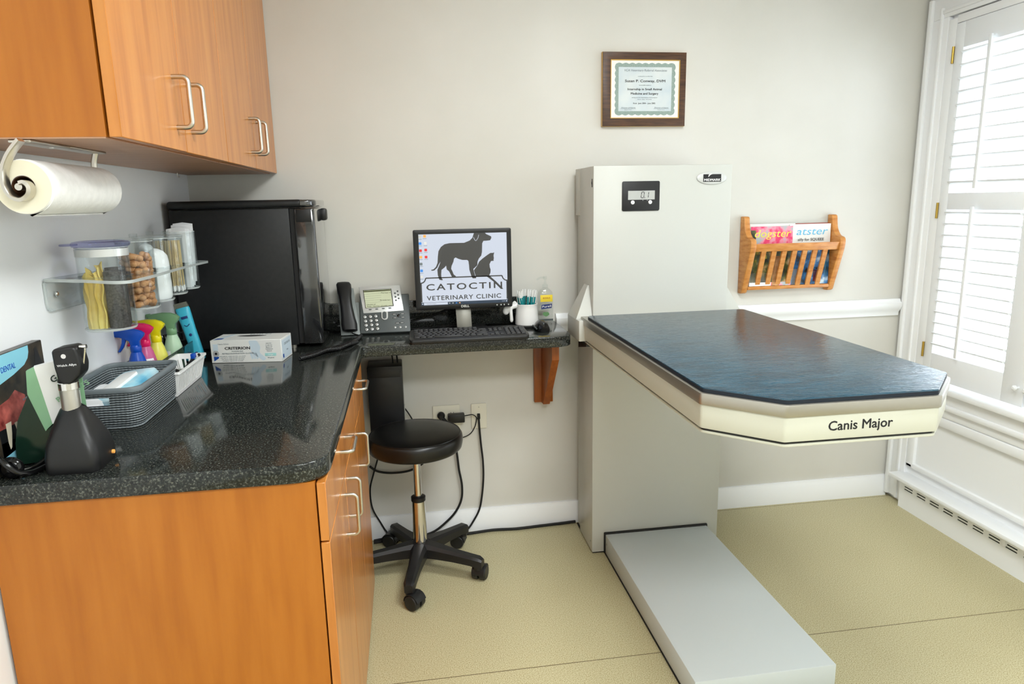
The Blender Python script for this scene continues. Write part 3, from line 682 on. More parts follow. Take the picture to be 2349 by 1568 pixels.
arcL = [(-0.148 - 0.021 * math.cos(math.radians(a)) * -1 - 0.021, 0.2105 - 0.0) for a in (0,)]
cv = lambda cx, s: [(cx + s * 0.0185 * math.sin(math.radians(q)), 0.2105 - 0.0195 + 0.0195 * (1 - math.cos(math.radians(q))) - 0.0) for q in range(90, -1, -15)]
ribbon([(-0.1695, 0.1915), (-0.162, 0.1925), (-0.1555, 0.1965), (-0.151, 0.203), (-0.149, 0.2105), (0.1463, 0.2105), (0.148, 0.203), (0.153, 0.1965), (0.159, 0.1925), (0.1665, 0.1915)], 0.0046, 'screen_ink', 'logo_border', sc_)
ribbon([(-0.1672, 0.19), (-0.1672, 0.118)], 0.0046, 'screen_ink', 'logo_border', sc_); ribbon([(0.1647, 0.19), (0.1647, 0.118)], 0.0046, 'screen_ink', 'logo_border', sc_)
SP = (MX, MYF - 0.0004, MZ)
text('CATOCTIN', 0.034, 'screen_ink', sc_, (MX - 0.0005, MYF - 0.0005, MZ + 0.1735), bold=0.0008, width=0.292, spacing=1.25)
text('VETERINARY CLINIC', 0.024, 'screen_ink', sc_, (MX - 0.003, MYF - 0.0005, MZ + 0.1318), bold=0.0004, width=0.288, spacing=1.1)
G().box(MX - 0.1695, MX + 0.1670, MYF - 0.0006, MYF - 0.0002, MZ + 0.1055, MZ + 0.1165).build('taskbar', 'screen_bar', sc_)
G().box(MX - 0.160, MX - 0.068, MYF - 0.0009, MYF - 0.0006, MZ + 0.1065, MZ + 0.1155).build('search_box', 'screen', sc_)
text('Type here to search', 0.0045, 'grey_ink', sc_, (MX - 0.150, MYF - 0.0011, MZ + 0.111), align='LEFT')
for x, mm in ((-0.165, 'screen'), (-0.061, 'silver_plastic'), (-0.048, 'silver_plastic'), (-0.0345, 'ic_blue'), (-0.0215, 'ic_org'), (0.162, 'screen')):
    G().box(MX + x - 0.002, MX + x + 0.002, MYF - 0.0011, MYF - 0.0006, MZ + 0.109, MZ + 0.113).build('taskbar_icon', mm, sc_)
text('1:23 PM', 0.004, 'screen', sc_, (MX + 0.150, MYF - 0.0011, MZ + 0.111))
for (x, z), mm in zip([(-0.1641, 0.3676), (-0.1461, 0.3694), (-0.1641, 0.3424), (-0.1445, 0.343), (-0.1637, 0.3155), (-0.144, 0.3176), (-0.1637, 0.291), (-0.1438, 0.291), (-0.1637, 0.265), (-0.163, 0.2393), (-0.1634, 0.216)],
                      ['silver_plastic', 'ic_org', 'ic_blue', 'label_w', 'ic_red', 'ic_red', 'ic_org', 'ic_red', 'grey_ink', 'ic_blue', 'label_w']):
    G().plate(rrect(MX + x - 0.0052, MX + x + 0.0052, MZ + z - 0.005, MZ + z + 0.005, 0.002, 3), MYF - 0.0002, MYF - 0.0006, 'y').build('desktop_icon', mm, sc_)
    G().box(MX + x - 0.007, MX + x + 0.007, MYF - 0.0005, MYF - 0.0002, MZ + z - 0.0095, MZ + z - 0.0082).build('icon_caption', 'grey_ink', sc_)
text('DELL', 0.0125, 'silver_plastic', b, (MX - 0.0015, MYF - 0.0063, MZ + 0.0972), bold=0.0006, width=0.031)
for x in (0.1231, 0.1388, 0.1514, 0.1684):
    G().lathe([(0.0026, 0), (0.0026, -0.0015), (0.0018, -0.002)], (MX + x, MYF - 0.006, MZ + 0.0972), 14, 'y').build('control_button', 'silver_plastic', b)
g = G().hexa([(MX - 0.036, MYF - 0.012, CT + 0.006), (MX + 0.022, MYF - 0.012, CT + 0.006), (MX + 0.022, MYF - 0.004, CT + 0.006), (MX - 0.036, MYF - 0.004, CT + 0.006)],
             [(MX - 0.040, MYF + 0.036, MZ + 0.15), (MX + 0.022, MYF + 0.036, MZ + 0.15), (MX + 0.022, MYF + 0.044, MZ + 0.15), (MX - 0.040, MYF + 0.044, MZ + 0.15)], 0.002)
g.build('stand_neck', mat('stand_grey', (128, 126, 118), 0.35, metal=0.5), t)
G().plate(rrect(MX - 0.105, MX + 0.09, -0.225, -0.06, 0.03, 6), CT, CT + 0.007, 'z', bev=0.003).build('stand_foot', 'black', t)

# ------------------------------------------------------------------ keyboard and mouse
KX0, KX1 = 0.790, 1.226
t = thing('keyboard', 'black computer keyboard lying in front of the monitor', 'keyboard', (1.0, -0.31, CT))
base = [(KX0 + 0.006, -0.388), (KX1 - 0.006, -0.388), (KX1, -0.36), (KX1 - 0.004, -0.232), (1.10, -0.224), (0.92, -0.224), (KX0 + 0.004, -0.232), (KX0, -0.36)]
g = G().mark(); rb = rpoly(base, 0.012, 4); b = None
g.plate(rb, 0, 0.016, 'z', bev=0.005).xf(Matrix.Translation((0, 0, CT + 0.003)))
for v in g.bm.verts: v.co.z += (v.co.y + 0.388) * 0.07
kb = g.build('keyboard_body', 'black', t)
KEY = {}
def key(w, x, y, hgt=0.015):
    z = CT + 0.0175 + (y + 0.388) * 0.07
    kk = round(w, 3)
    if kk not in KEY:
        b = w / 2 - 0.0008
        g = G().hexa([(-b, -hgt / 2, 0), (b, -hgt / 2, 0), (b, hgt / 2, 0), (-b, hgt / 2, 0)], [(-b + .002, -hgt / 2 + .0015, .007), (b - .002, -hgt / 2 + .0015, .007), (b - .002, hgt / 2 - .0025, .007), (-b + .002, hgt / 2 - .0025, .007)], 0.0008)
        o = g.build('key', 'base_black', t, local=True); KEY[kk] = o
    else:
        o = KEY[kk].copy(); COL.objects.link(o)
    o.location = Vector((x, y, z)) - t.location
p = 0.0182
rows = [(-0.357, [1.25, 1.25, 1.25, 6.0, 1.25, 1.25, 1.25, 1.25]), (-0.3375, [2.25] + [1] * 10 + [2.5]), (-0.318, [1.75] + [1] * 11 + [2.0]), (-0.2985, [1.5] + [1] * 12 + [1.25]), (-0.279, [1] * 13 + [1.75]), (-0.253, [1] * 13)]
for y, ws in rows:
    x = KX0 + 0.018
    for w in ws:
        key(w * p, x + w * p / 2, y); x += w * p
for y, xs in ((-0.357, (0, 1, 2)), (-0.3375, (1,)), (-0.2985, (0, 1, 2)), (-0.279, (0, 1, 2))):
    for q in xs: key(p, KX0 + 0.300 + q * p, y)
for y in (-0.357, -0.3375, -0.318, -0.2985, -0.279):
    for q in range(4): key(p, KX0 + 0.360 + q * p, y)
G().box(KX0 + 0.02, KX0 + 0.15, -0.2325, -0.228, CT + 0.0285, CT + 0.0305, 0.0008).build('silver_trim', 'grey_plastic', t)
tag(None or thing('mouse', 'black computer mouse to the right of the keyboard', 'mouse', (1.303, -0.20, CT)), 'black computer mouse to the right of the keyboard', 'mouse')
t = bpy.data.objects['mouse']
g = G(); rings = []
for k in range(13):
    s = k / 12; yy = -0.255 + 0.11 * s; w = 0.032 * math.sqrt(max(0.02, math.sin(PI * min(1, 0.06 + 0.9 * s)))); h = 0.012 + 0.027 * math.sin(PI * (0.12 + 0.72 * s))
    rings.append([(1.303 + w * math.cos(PI * q / 12) * (1.0), yy, CT + 0.001 + h * math.sin(PI * q / 12)) for q in range(13)])
g.loft(rings).build('shell', 'black_gloss', t)
G().cyl((1.301, -0.236, CT + 0.028), (1.305, -0.236, CT + 0.028), 0.007, seg=14).build('scroll_wheel', 'grey_plastic', t)
g = G().tube([(1.276, -0.24, CT + 0.012), (1.272, -0.215, CT + 0.017), (1.271, -0.19, CT + 0.018)], 0.003, 8).build('side_button', 'grey_plastic', t)
# ------------------------------------------------------------------ telephone
t = thing('telephone', 'grey desk telephone with lit display and coiled cord beside the monitor', 'telephone', (0.66, -0.09, CT))
PO, PD, PN = Vector((0.535, -0.13, 0.922)), Vector((0, 0.4961, 0.8682)), Vector((0, -0.8682, 0.4961))
def pf(s, q, n=0.0): return PO + Vector((1, 0, 0)) * s + PD * q + PN * n
def pquad(g, pts, n0, n1, bev=0.0): return g.hexa([pf(p[0], p[1], n0) for p in pts], [pf(p[0], p[1], n1) for p in pts], bev)
def pdisc(g, s, q, r, n0, n1, sx=1.0, seg=18):
    return g.loft([[pf(s + sx * rr * math.cos(2 * PI * k / seg), q + rr * math.sin(2 * PI * k / seg), n) for k in range(seg)] for rr, n in ((r, n0), (r, n1 - 0.0008), (r * 0.75, n1))])
g = G(); prof = [(-0.128, CT + 0.002), (-0.1325, 0.921), (-0.0565, 1.054), (-0.045, 1.056), (-0.028, 0.98), (-0.028, CT + 0.002)]
g.plate(prof, 0.606, 0.7975, 'x', bev=0.003); g.build('body', 'grey_plastic', t)
g = G().hexa([pf(-0.002, -0.004, -0.004), pf(0.071, -0.004, -0.004), pf(0.047, 0.188, -0.022), pf(-0.016, 0.188, -0.022)], [pf(-0.002, -0.007, 0.001), pf(0.071, -0.007, 0.001), pf(0.047, 0.188, 0.001), pf(-0.016, 0.188, 0.001)], 0.0015)
g.plate([(-0.125, CT), (-0.128, 0.922), (-0.05, 1.03), (-0.035, 0.98), (-0.035, CT)], 0.538, 0.604, 'x').build('handset_cradle', 'silver_plastic', t)
bpy.data.objects['handset_cradle'].data.materials[0] = mat('cradle_grey', (128, 134, 132), 0.4)
g = G(); rings = []
for q, hw, n, th in ((0.002, 0.012, 0.010, 0.008), (0.006, 0.028, 0.004, 0.026), (0.03, 0.030, 0.003, 0.032), (0.055, 0.026, 0.008, 0.032), (0.10, 0.0225, 0.016, 0.030), (0.14, 0.0235, 0.014, 0.031), (0.17, 0.0275, 0.006, 0.034), (0.195, 0.0285, 0.003, 0.031), (0.204, 0.024, 0.006, 0.022), (0.208, 0.012, 0.010, 0.010)):
    c = 0.0345 - 0.0225 * q / 0.2
    rings.append([pf(c + hw * math.copysign(abs(math.cos(a)) ** 0.6, math.cos(a)), q, n + th / 2 + th / 2 * math.copysign(abs(math.sin(a)) ** 0.7, math.sin(a))) for a in [2 * PI * k / 20 for k in range(20)]])
h = g.loft(rings).build('handset', 'black', t)
bz = G(); pquad(bz, [(0.0838, 0.0775), (0.2405, 0.0825), (0.2288, 0.1922), (0.0688, 0.1906)], -0.012, 0.006, 0.003)
pts = [pf(0.1655 + 0.0125 * math.cos(PI * (1 + k / 10)), 0.0605 + 0.0125 * math.sin(PI * (1 + k / 10)), 0) for k in range(11)] + [pf(0.178, 0.085), pf(0.153, 0.085)]
bz.loft([[p + PN * n for p in pts] for n in (-0.004, 0.0055)])
bz = bz.build('display_bezel', 'silver_plastic', t)
g = G(); pquad(g, [(0.0925, 0.098), (0.202, 0.103), (0.1945, 0.1775), (0.0848, 0.175)], 0.0056, 0.0066); g.build('screen_frame', 'black', bz)
lcd = G(); pquad(lcd, [(0.0945, 0.0995), (0.1985, 0.1045), (0.1920, 0.1750), (0.0872, 0.1725)], 0.0064, 0.0072); lcd = lcd.build('lcd', 'lcd', bz)
g = G(); pquad(g, [(0.0878, 0.1655), (0.192, 0.1685), (0.1915, 0.1735), (0.0875, 0.1712)], 0.0071, 0.0074); g.build('header_bar', 'lcd_ink', lcd)
for (s, q), tx, sz in (((0.175, 0.160), 'Pharmacy 101', 0.0065), ((0.170, 0.129), 'Park Number Used 2', 0.0065), ((0.115, 0.113), 'Calculate call', 0.006), ((0.148, 0.1055), 'Redial  NewCall  CFwdAll  more', 0.0062)):
    text(tx, sz, 'lcd_ink', lcd, pf(s, q, 0.0076), (1, 0, 0), PD, width=0.04 if sz == 0.0065 else (0.035 if sz == 0.006 else 0.098))
g = G()
for k in range(5): pquad(g, [(0.091 - 0.001 * k, 0.120 + 0.009 * k), (0.155, 0.123 + 0.009 * k), (0.155, 0.1234 + 0.009 * k), (0.091 - 0.001 * k, 0.1204 + 0.009 * k)], 0.0071, 0.0074)
g.build('line_rules', 'lcd_ink', lcd)
for s, q in ((0.2187, 0.1652), (0.2081, 0.1572), (0.2205, 0.1496), (0.2097, 0.1417), (0.222, 0.1346), (0.2112, 0.1268)):
    g = G(); pdisc(g, s, q, 0.0036, 0.0055, 0.0075); g.build('line_button', 'grey_plastic', bz)
for s, q in ((0.1105, 0.0924), (0.1358, 0.0934), (0.1611, 0.0945), (0.1865, 0.0954)):
    g = G(); pdisc(g, s, q, 0.0024, 0.0055, 0.0072, 2.6); g.build('soft_button', 'grey_plastic', bz)
g = G(); pts = [(0.1645 + 0.0075 * math.cos(a), q + 0.0075 * math.sin(a)) for q, a0 in ((0.0735, 0), (0.060, PI)) for a in [a0 + PI * k / 8 for k in range(9)]]
g.loft([[pf(p[0], p[1], n) for p in pts] for n in (0.005, 0.0085)]).build('scroll_button', 'grey_plastic', bz)
k0 = Vector((0.0895, 0.0638)); 
for r in range(4):
    for c in range(3):
        s = 0.0895 + 0.0207 * c + 0.0018 * r; q = 0.0638 + 0.0008 * c - 0.01725 * r
        g = G(); pdisc(g, s, q, 0.0078, 0.0005, 0.0028); ring = g.build('key_ring', 'black_gloss', t)
        g = G(); pdisc(g, s, q, 0.0062, 0.0028, 0.005, 1.0); g.build('key', 'key_grey', ring)
for (s, q), sx in (((0.202, 0.0702), 2.6), ((0.2335, 0.0714), 2.6), ((0.2039, 0.0554), 2.6), ((0.2345, 0.0565), 2.6), ((0.2127, 0.0333), 2.6), ((0.2305, 0.034), 2.6)):
    g = G(); pdisc(g, s, q, 0.0034, 0.0005, 0.0032, sx); o = g.build('function_button', 'black', t)
    g = G(); pdisc(g, s, q - 0.0008, 0.0022, 0.0030, 0.0042, sx * 1.2); g.build('button_cap', 'key_grey', o)
g = G(); pdisc(g, 0.2187, 0.0634, 0.0062, 0.0005, 0.0045); g.build('help_button', 'black_gloss', t)
for s in (0.2035, 0.2232, 0.2440):
    g = G(); pdisc(g, s, 0.0155, 0.0046, 0.0005, 0.0036); g.build('round_button', 'key_grey', t)
# coiled cord: a long helix laid on the worktop, out and back
def helix(path, r, tr, turns, name, par):
    P = [Vector(p) for p in path]; Lc = [0.0]
    for a, b in zip(P, P[1:]): Lc.append(Lc[-1] + (b - a).length)
    n = turns * 9; pts = []
    for i in range(n + 1):
        d = Lc[-1] * i / n; k = 0
        while k < len(Lc) - 2 and Lc[k + 1] < d: k += 1
        f = (d - Lc[k]) / (Lc[k + 1] - Lc[k]); c = P[k].lerp(P[k + 1], f); tg = (P[k + 1] - P[k]).normalized()
        sd = tg.cross(Vector((0, 0, 1))).normalized(); up = sd.cross(tg); a = 2 * PI * i / 9
        pts.append(c + r * (math.cos(a) * sd + math.sin(a) * up))
    return G().tube(pts, tr, 6, 1).build(name, 'black', par)
helix([(0.612, -0.192, 0.9225), (0.592, -0.30, 0.9225), (0.560, -0.372, 0.9225), (0.52, -0.420, 0.9225), (0.475, -0.472, 0.9225), (0.44, -0.528, 0.9225)], 0.0058, 0.0022, 62, 'coiled_cord', t)
helix([(0.44, -0.545, 0.9225), (0.478, -0.497, 0.923), (0.515, -0.452, 0.929), (0.552, -0.412, 0.923), (0.585, -0.372, 0.930), (0.606, -0.318, 0.925)], 0.0058, 0.0022, 56, 'coiled_cord', t)
G().tube([pf(0.034, 0.006, 0.018), pf(0.042, -0.004, 0.012), (0.588, -0.158, 0.923), (0.612, -0.192, 0.922)], 0.0022, 8).build('cord_end', 'black', t)

# ------------------------------------------------------------------ mug with pens, sanitizer
t = thing('mug', 'white ceramic mug with paw shaped handle holding pens', 'mug', (1.262, -0.10, CT))
pr = [(0.0, 0.006), (0.044, 0.006), (0.0475, 0.010), (0.0475, 0.018), (0.0455, 0.045), (0.0435, 0.070), (0.0432, 0.086), (0.0445, 0.0905), (0.0435, 0.092), (0.0405, 0.090), (0.0395, 0.07), (0.041, 0.03), (0.040, 0.014), (0.0, 0.012)]
G().lathe(pr, (1.262, -0.10, CT), 40).build('cup', 'ceramic', t)
g = G().tube([(1.222, -0.103, 1.000), (1.206, -0.107, 0.997), (1.190, -0.112, 0.991), (1.176, -0.115, 0.984), (1.172, -0.115, 0.970)], 0.01, 12, 5, [0.013, 0.011, 0.0115, 0.013, 0.006])
g.ball((1.176, -0.115, 0.980), (0.013, 0.011, 0.015)).tube([(1.194, -0.115, 0.990), (1.196, -0.118, 0.965), (1.197, -0.118, 0.944), (1.197, -0.117, 0.936)], 0.007, 12, 4, [0.008, 0.0065, 0.0072, 0.004])
g.tube([(1.219, -0.10, 1.004), (1.214, -0.10, 1.012), (1.209, -0.10, 1.006)], 0.006, 10, 4).build('paw_handle', 'ceramic', t)
tag(G().lathe([(0.046, 0.0002), (0.049, 0.001), (0.049, 0.004), (0.046, 0.0055)], (1.262, -0.10, CT), 36).build('coaster', 'rubber'), 'round black coaster under the white mug', 'coaster')
random.seed(3)
pen0 = None
for k, (ax, ay, dx, dy) in enumerate([(-.02, .01, -.034, 0.00), (-.012, -.012, -.03, -.02), (-.004, .016, -.012, .015), (0, -.016, .004, -.012), (.006, .01, .010, .01), (.012, -.012, .022, -.014), (.016, .008, .030, .006), (.02, -.004, .034, -.006), (-.018, -.004, -.022, -.018), (.004, .0, .018, .018), (-.01, .02, -.002, .026)]):
    a = Vector((1.262 + ax * 0.7, -0.10 + ay * 0.7, CT + 0.013)); b = Vector((1.262 + dx * 1.02, -0.10 + dy * 1.0, CT + 0.125 + 0.006 * (k % 3)))
    if pen0 is None:
        p0 = thing('pen', 'teal and white ballpoint pen standing in the white mug', 'pen', (0, 0, 0), 'pens in the white mug')
        G().lathe([(0.0022, 0), (0.0045, 0.008), (0.0045, 0.07), (0.004, 0.105)], seg=12).build('barrel', 'white', p0, local=True)
        G().lathe([(0.0049, 0.062), (0.0049, 0.104), (0.0044, 0.106)], seg=12).build('grip_sleeve', 'teal', p0, local=True)
        G().box(-0.0016, 0.0016, -0.0072, -0.0054, 0.085, 0.128, 0.0006).cyl((0, 0, 0.105), (0, 0, 0.134), 0.003, seg=10).build('pen_clip', 'white', p0, local=True)
        pen0 = p0; o = p0
    else: o = copy_tree(pen0)
    o.location = a; o.rotation_mode = 'QUATERNION'; o.rotation_quaternion = (b - a).to_track_quat('Z', 'Y')
t = thing('sanitizer_bottle', 'clear pump bottle of hand sanitizer behind the mug', 'bottle', (1.346, -0.06, CT))
def stad(hx, hy, z, r, cx=1.346, cy=-0.06): return [(p[0], p[1], z) for p in rrect(cx - hx, cx + hx, cy - hy, cy + hy, r, 5)]
G().loft([stad(.027, .017, CT, .012), stad(.031, .021, CT + .005, .014), stad(.031, .021, CT + .118, .014), stad(.029, .019, CT + .13, .013), stad(.018, .014, CT + .142, .012), stad(.011, .011, CT + .147, .0105)]).build('bottle_body', 'gel', t)
G().lathe([(0.012, 0.147), (0.012, 0.160), (0.006, 0.162), (0.004, 0.17), (0.004, 0.182)], (1.346, -0.06, CT), 20).build('pump_collar', 'acrylic', t)
G().lathe([(0.008, 0.181), (0.009, 0.186), (0.008, 0.194)], (1.346, -0.06, CT), 16).tube([(1.346, -0.06, CT + .188), (1.325, -0.068, CT + .189), (1.31, -0.074, CT + .182)], 0.004, 8).build('pump_head', 'acrylic', t)
G().box(1.322, 1.372, -0.0825, -0.0815, CT + .092, CT + .120, 0.0003).build('yellow_sticker', 'yellow', t)
text('BONUS', 0.009, 'mag_red', t, (1.347, -0.0828, CT + .107))
G().plate([(1.325, CT + .062), (1.368, CT + .066), (1.370, CT + .084), (1.327, CT + .080)], -0.0815, -0.0825, 'y').build('brand_label', 'navy', t)
text('Purell', 0.013, 'white', t, (1.3475, -0.0829, CT + .073), (1, 0, 0.08), (0, 0, 1), width=0.036)
G().plate(rpoly([(1.330, CT + .040), (1.345, CT + .030), (1.360, CT + .040), (1.354, CT + .050), (1.334, CT + .050)], .006), -0.0815, -0.0822, 'y').build('leaf_label', 'leaf', t)
G().box(1.318, 1.374, -0.082, -0.0812, CT + .014, CT + .022).build('foot_label', 'grey_plastic', t)

# ------------------------------------------------------------------ glove box
t = thing('glove_box', 'white and pale blue box of examination gloves in front of the refrigerator', 'box', (0.27, -0.51, CT))
ang = math.radians(-7.2); LX, LY, LZ = 0.226, 0.112, 0.074
def gl(g, name, m): return g.build(name, m, t, local=True)
gl(G().box(0, LX, 0, LY, 0, LZ, 0.0012, 1), 'carton', 'cardboard')
text_par = t
t.location = (0.159, -0.509, CT)
def gtext(tx, sz, m, x, z, w=None, face='front', bold=0):
    o = off(t)
    if face == 'front': return text(tx, sz, m, t, o + Vector((x, -0.0004, z)), (1, 0, 0), (0, 0, 1), width=w, bold=bold)
    if face == 'right': return text(tx, sz, m, t, o + Vector((LX + 0.0004, x, z)), (0, 1, 0), (0, 0, 1), width=w, bold=bold)
    return text(tx, sz, m, t, o + Vector((x, z, LZ + 0.0004)), (1, 0, 0), (0, 1, 0), width=w, bold=bold)
gtext('CRITERION', 0.0125, 'ink', 0.086, 0.0475, 0.080, bold=0.00035)
gtext('POWDER FREE', 0.005, 'grey_ink', 0.085, 0.0375, 0.036); gtext('NITRILE EXAMINATION GLOVES', 0.0062, 'grey_ink', 0.085, 0.0305, 0.098)
gtext('Henry Schein', 0.0048, 'grey_ink', 0.042, 0.062, 0.034)
for k in range(4): gtext('exam gloves  single use only  non sterile', 0.0032, 'grey_ink', 0.068, 0.022 - 0.0052 * k, 0.084 - 0.006 * k)
for k, s in enumerate(('Latex free', 'Powder free', 'Beaded cuff', 'Ambidextrous', 'Textured')): gtext(s, 0.0042, 'grey_ink', 0.187, 0.062 - 0.0062 * k)
gl(G().box(0.172, 0.208, -0.0004, 0, 0.020, 0.0295), 'size_strip', 'mint'); gtext('Large', 0.007, 'white', 0.19, 0.0248)
gtext('100 gloves', 0.005, 'grey_ink', 0.19, 0.0145)
gl(G().box(0.008, 0.024, -0.0004, 0, 0.040, 0.062), 'blue_band', 'pale_blue')
gl(G().plate([(0.008, 0.006), (0.024, 0.016), (0.024, 0.021), (0.008, 0.021)], -0.0004, 0, 'y'), 'blue_flash', 'royal')
gl(G().lathe([(0.0105, 0.0), (0.0105, -0.0006)], (0.016, 0, 0.031), 24, 'y'), 'round_seal', 'silver_plastic')
gl(G().lathe([(0.004, -0.0006), (0.004, -0.0009)], (0.016, 0, 0.031), 16, 'y'), 'seal_center', 'ink')
g = G().plate(rpoly([(0.122, 0.072), (0.150, 0.072), (0.160, 0.050), (0.154, 0.032), (0.176, 0.012), (0.166, 0.004), (0.142, 0.022), (0.130, 0.032), (0.127, 0.05)], 0.008, 5), -0.0002, 0, 'y')
for fx in (0.123, 0.131, 0.139): g.plate(rpoly([(fx, 0.034), (fx + 0.007, 0.032), (fx + 0.012, 0.012), (fx + 0.006, 0.010)], 0.003, 4), -0.0002, 0, 'y')
gl(g, 'glove_picture', 'pale_blue')
gl(G().plate([(0.008, 0.018), (0.024, 0.018), (0.05, 0.10), (0.036, 0.10)], LZ, LZ + 0.0003, 'z'), 'top_band', 'pale_blue')
gl(G().plate([(0.006, 0.012), (0.03, 0.02), (0.034, 0.034), (0.012, 0.034)], LZ, LZ + 0.0004, 'z'), 'top_flash', 'royal')
gl(G().plate([(0.062 + 0.048 * (1 - math.cos(PI * k / 14)), 0.072 - 0.011 * math.sin(PI * k / 14) ** 2) for k in range(15)] + [(0.158 - 0.048 * (1 - math.cos(PI * k / 14)), 0.0735 + 0.009 * math.sin(PI * k / 14) ** 2) for k in range(1, 14)], LZ, LZ + 0.0005, 'z'), 'opening', 'ink')
gtext('CRITERION', 0.010, 'grey_ink', 0.13, 0.098, 0.07, 'top')
gl(G().box(LX, LX + 0.0004, 0.008, 0.104, 0.006, 0.068), 'side_panel', 'pale_blue')
gtext('CRITERION', 0.011, 'grey_ink', 0.06, 0.052, 0.06, 'right'); gtext('Large', 0.008, 'grey_ink', 0.06, 0.03, None, 'right')
gl(G().box(LX + 0.0004, LX + 0.0006, 0.01, 0.022, 0.01, 0.022), 'side_flash', 'royal')
t.rotation_euler = (0, 0, ang)

# ------------------------------------------------------------------ baskets
t = thing('storage_basket', 'white slotted plastic basket of small tools next to glove box', 'basket', (0.145, -0.80, CT))
bx0, bx1, by0, by1, bz1 = 0.112, 0.190, -0.925, -0.678, 0.982
def panel(g, c, holes_n, hw, th, axis_u):
    """slotted side between bottom edge a-b and top edge d-c, built flat then mapped"""
    a, b, cc, d = [Vector(p) for p in c]
    L0 = 1.0; H = 1.0
    hl = []
    for k in range(holes_n):
        u = (k + 1) / (holes_n + 1); hl.append([(u - hw, .14), (u + hw, .14), (u + hw, .80), (u - hw, .80)])
    q = G().plate([(0, 0), (1, 0), (1, 1), (0, 1)], 0, 1, 'z', holes=hl)
    n = (b - a).cross(d - a).normalized() * th
    for v in q.bm.verts:
        u, w, k = v.co; v.co = a.lerp(b, u).lerp(d.lerp(cc, u), w) + n * k
    g._merge(q.bm)
B = [(bx0 + .014, by0 + .012, CT + .001), (bx1 - .014, by0 + .012, CT + .001), (bx1 - .014, by1 - .012, CT + .001), (bx0 + .014, by1 - .012, CT + .001)]
T = [(bx0, by0, bz1), (bx1, by0, bz1), (bx1, by1, bz1), (bx0, by1, bz1)]
g = G()
for i, n in ((0, 5), (1, 16), (2, 5), (3, 16)):
    j = (i + 1) % 4; panel(g, (B[i], B[j], T[j], T[i]), n, 0.0165 if n == 16 else 0.05, -0.0018, None)
g.box(B[0][0], B[1][0], B[0][1], B[2][1], CT + .001, CT + .003)
g.build('basket_wall', 'white', t)
g = G().plate(rrect(bx0 - .003, bx1 + .003, by0 - .003, by1 + .003, .006), bz1 - .004, bz1 + .002, 'z', holes=[rrect(bx0 + .002, bx1 - .002, by0 + .002, by1 - .002, .005)])
g.build('basket_rim', 'white', t)
# tools in the white basket
t = thing('nail_clipper', 'black handled pet nail clipper lying in the white basket', 'clipper', (0.15, -0.86, CT + .03))
G().tube([(0.140, -0.905, .966), (0.150, -0.87, .972), (0.158, -0.84, .968)], .0065, 10).build('grip', 'rubber', t)
G().tube([(0.160, -0.908, .956), (0.160, -0.87, .962), (0.160, -0.84, .966)], .0065, 10).build('grip', 'rubber', t)
G().box(0.152, 0.166, -0.84, -0.81, .962, .968, .001).build('blade', 'steel', t)
t = thing('grooming_comb', 'steel toothed comb standing in the white basket', 'comb', (0.135, -0.85, CT + .02))
G().box(0.127, 0.131, -0.865, -0.80, .955, .962, .001).build('spine', 'steel', t)
g = G()
for k in range(8): g.cyl((0.129, -0.862 + .008 * k, .96), (0.130, -0.862 + .008 * k, .995), .0009, .0006, 6)
o = g.build('teeth', 'steel', t)
t = thing('toothbrush', 'small black toothbrush in the far end of the white basket', 'brush', (0.165, -0.76, CT + .03))
G().tube([(0.160, -0.80, .955), (0.166, -0.765, .968), (0.172, -0.735, .978)], .0045, 8).build('handle', 'rubber', t)
G().box(0.167, 0.177, -0.742, -0.72, .980, .994, .001).build('bristles', 'sp_blue', t)
t = thing('tick_tool', 'small black hook tool beside the toothbrush in the white basket', 'tool', (0.178, -0.71, CT + .02))
G().tube([(0.176, -0.72, .94), (0.178, -0.708, .96), (0.180, -0.70, .977), (0.176, -0.694, .984)], .0035, 8).build('shaft', 'rubber', t)

t = thing('woven_basket', 'grey woven plastic basket of wipe packs near the worktop edge', 'basket', (0.1, -1.04, CT))
gx0, gx1, gy0, gy1, gz = 0.010, 0.183, -1.180, -0.892, 1.006
def rr3(i, z, r=.03): return [(p[0], p[1], z) for p in rrect(gx0 + i, gx1 - i, gy0 + i, gy1 - i, r, 6)]
# walls as a ring of faces with a handle cut-out at each short end
g = G(); bmw = g.bm
lev = [(0.012, CT + .002), (0.006, CT + .012), (0.004, .958), (0.003, .972), (0.002, .990), (0.0, gz)]
for inner in (0, 1):
    rings = []
    for i, z in lev: rings.append([bmw.verts.new(p) for p in rr3(i + inner * .0025, z)])
    n = len(rings[0])
    for li, (a, b) in enumerate(zip(rings, rings[1:])):
        for k in range(n):
            j = (k + 1) % n
            m = (a[k].co + a[j].co) / 2
            if li == 3 and abs(a[k].co.x - a[j].co.x) > .05: 
                # split the long span so that only its middle is open
                for fa, fb in ((0, .12), (.70, 1)) if m.y < -1.1 else ((0, .28), (.72, 1)):
                    q = [a[k].co.lerp(a[j].co, fa), a[k].co.lerp(a[j].co, fb), b[k].co.lerp(b[j].co, fb), b[k].co.lerp(b[j].co, fa)]
                    bmw.faces.new([bmw.verts.new(p) for p in (q if not inner else q[::-1])])
                continue
            f = (a[k], a[j], b[j], b[k]); bmw.faces.new(f if not inner else f[::-1])
bmw.verts.ensure_lookup_table()
g.plate([(p[0], p[1]) for p in rr3(.008, 0)], CT + .001, CT + .004, 'z')
g.build('woven_wall', 'basket', t)
G().plate([(p[0], p[1]) for p in rr3(-.003, 0)], gz - .006, gz + .006, 'z', holes=[[(p[0], p[1]) for p in rr3(.005, 0, .026)]], bev=.002).build('basket_rim', 'basket_rim', t)
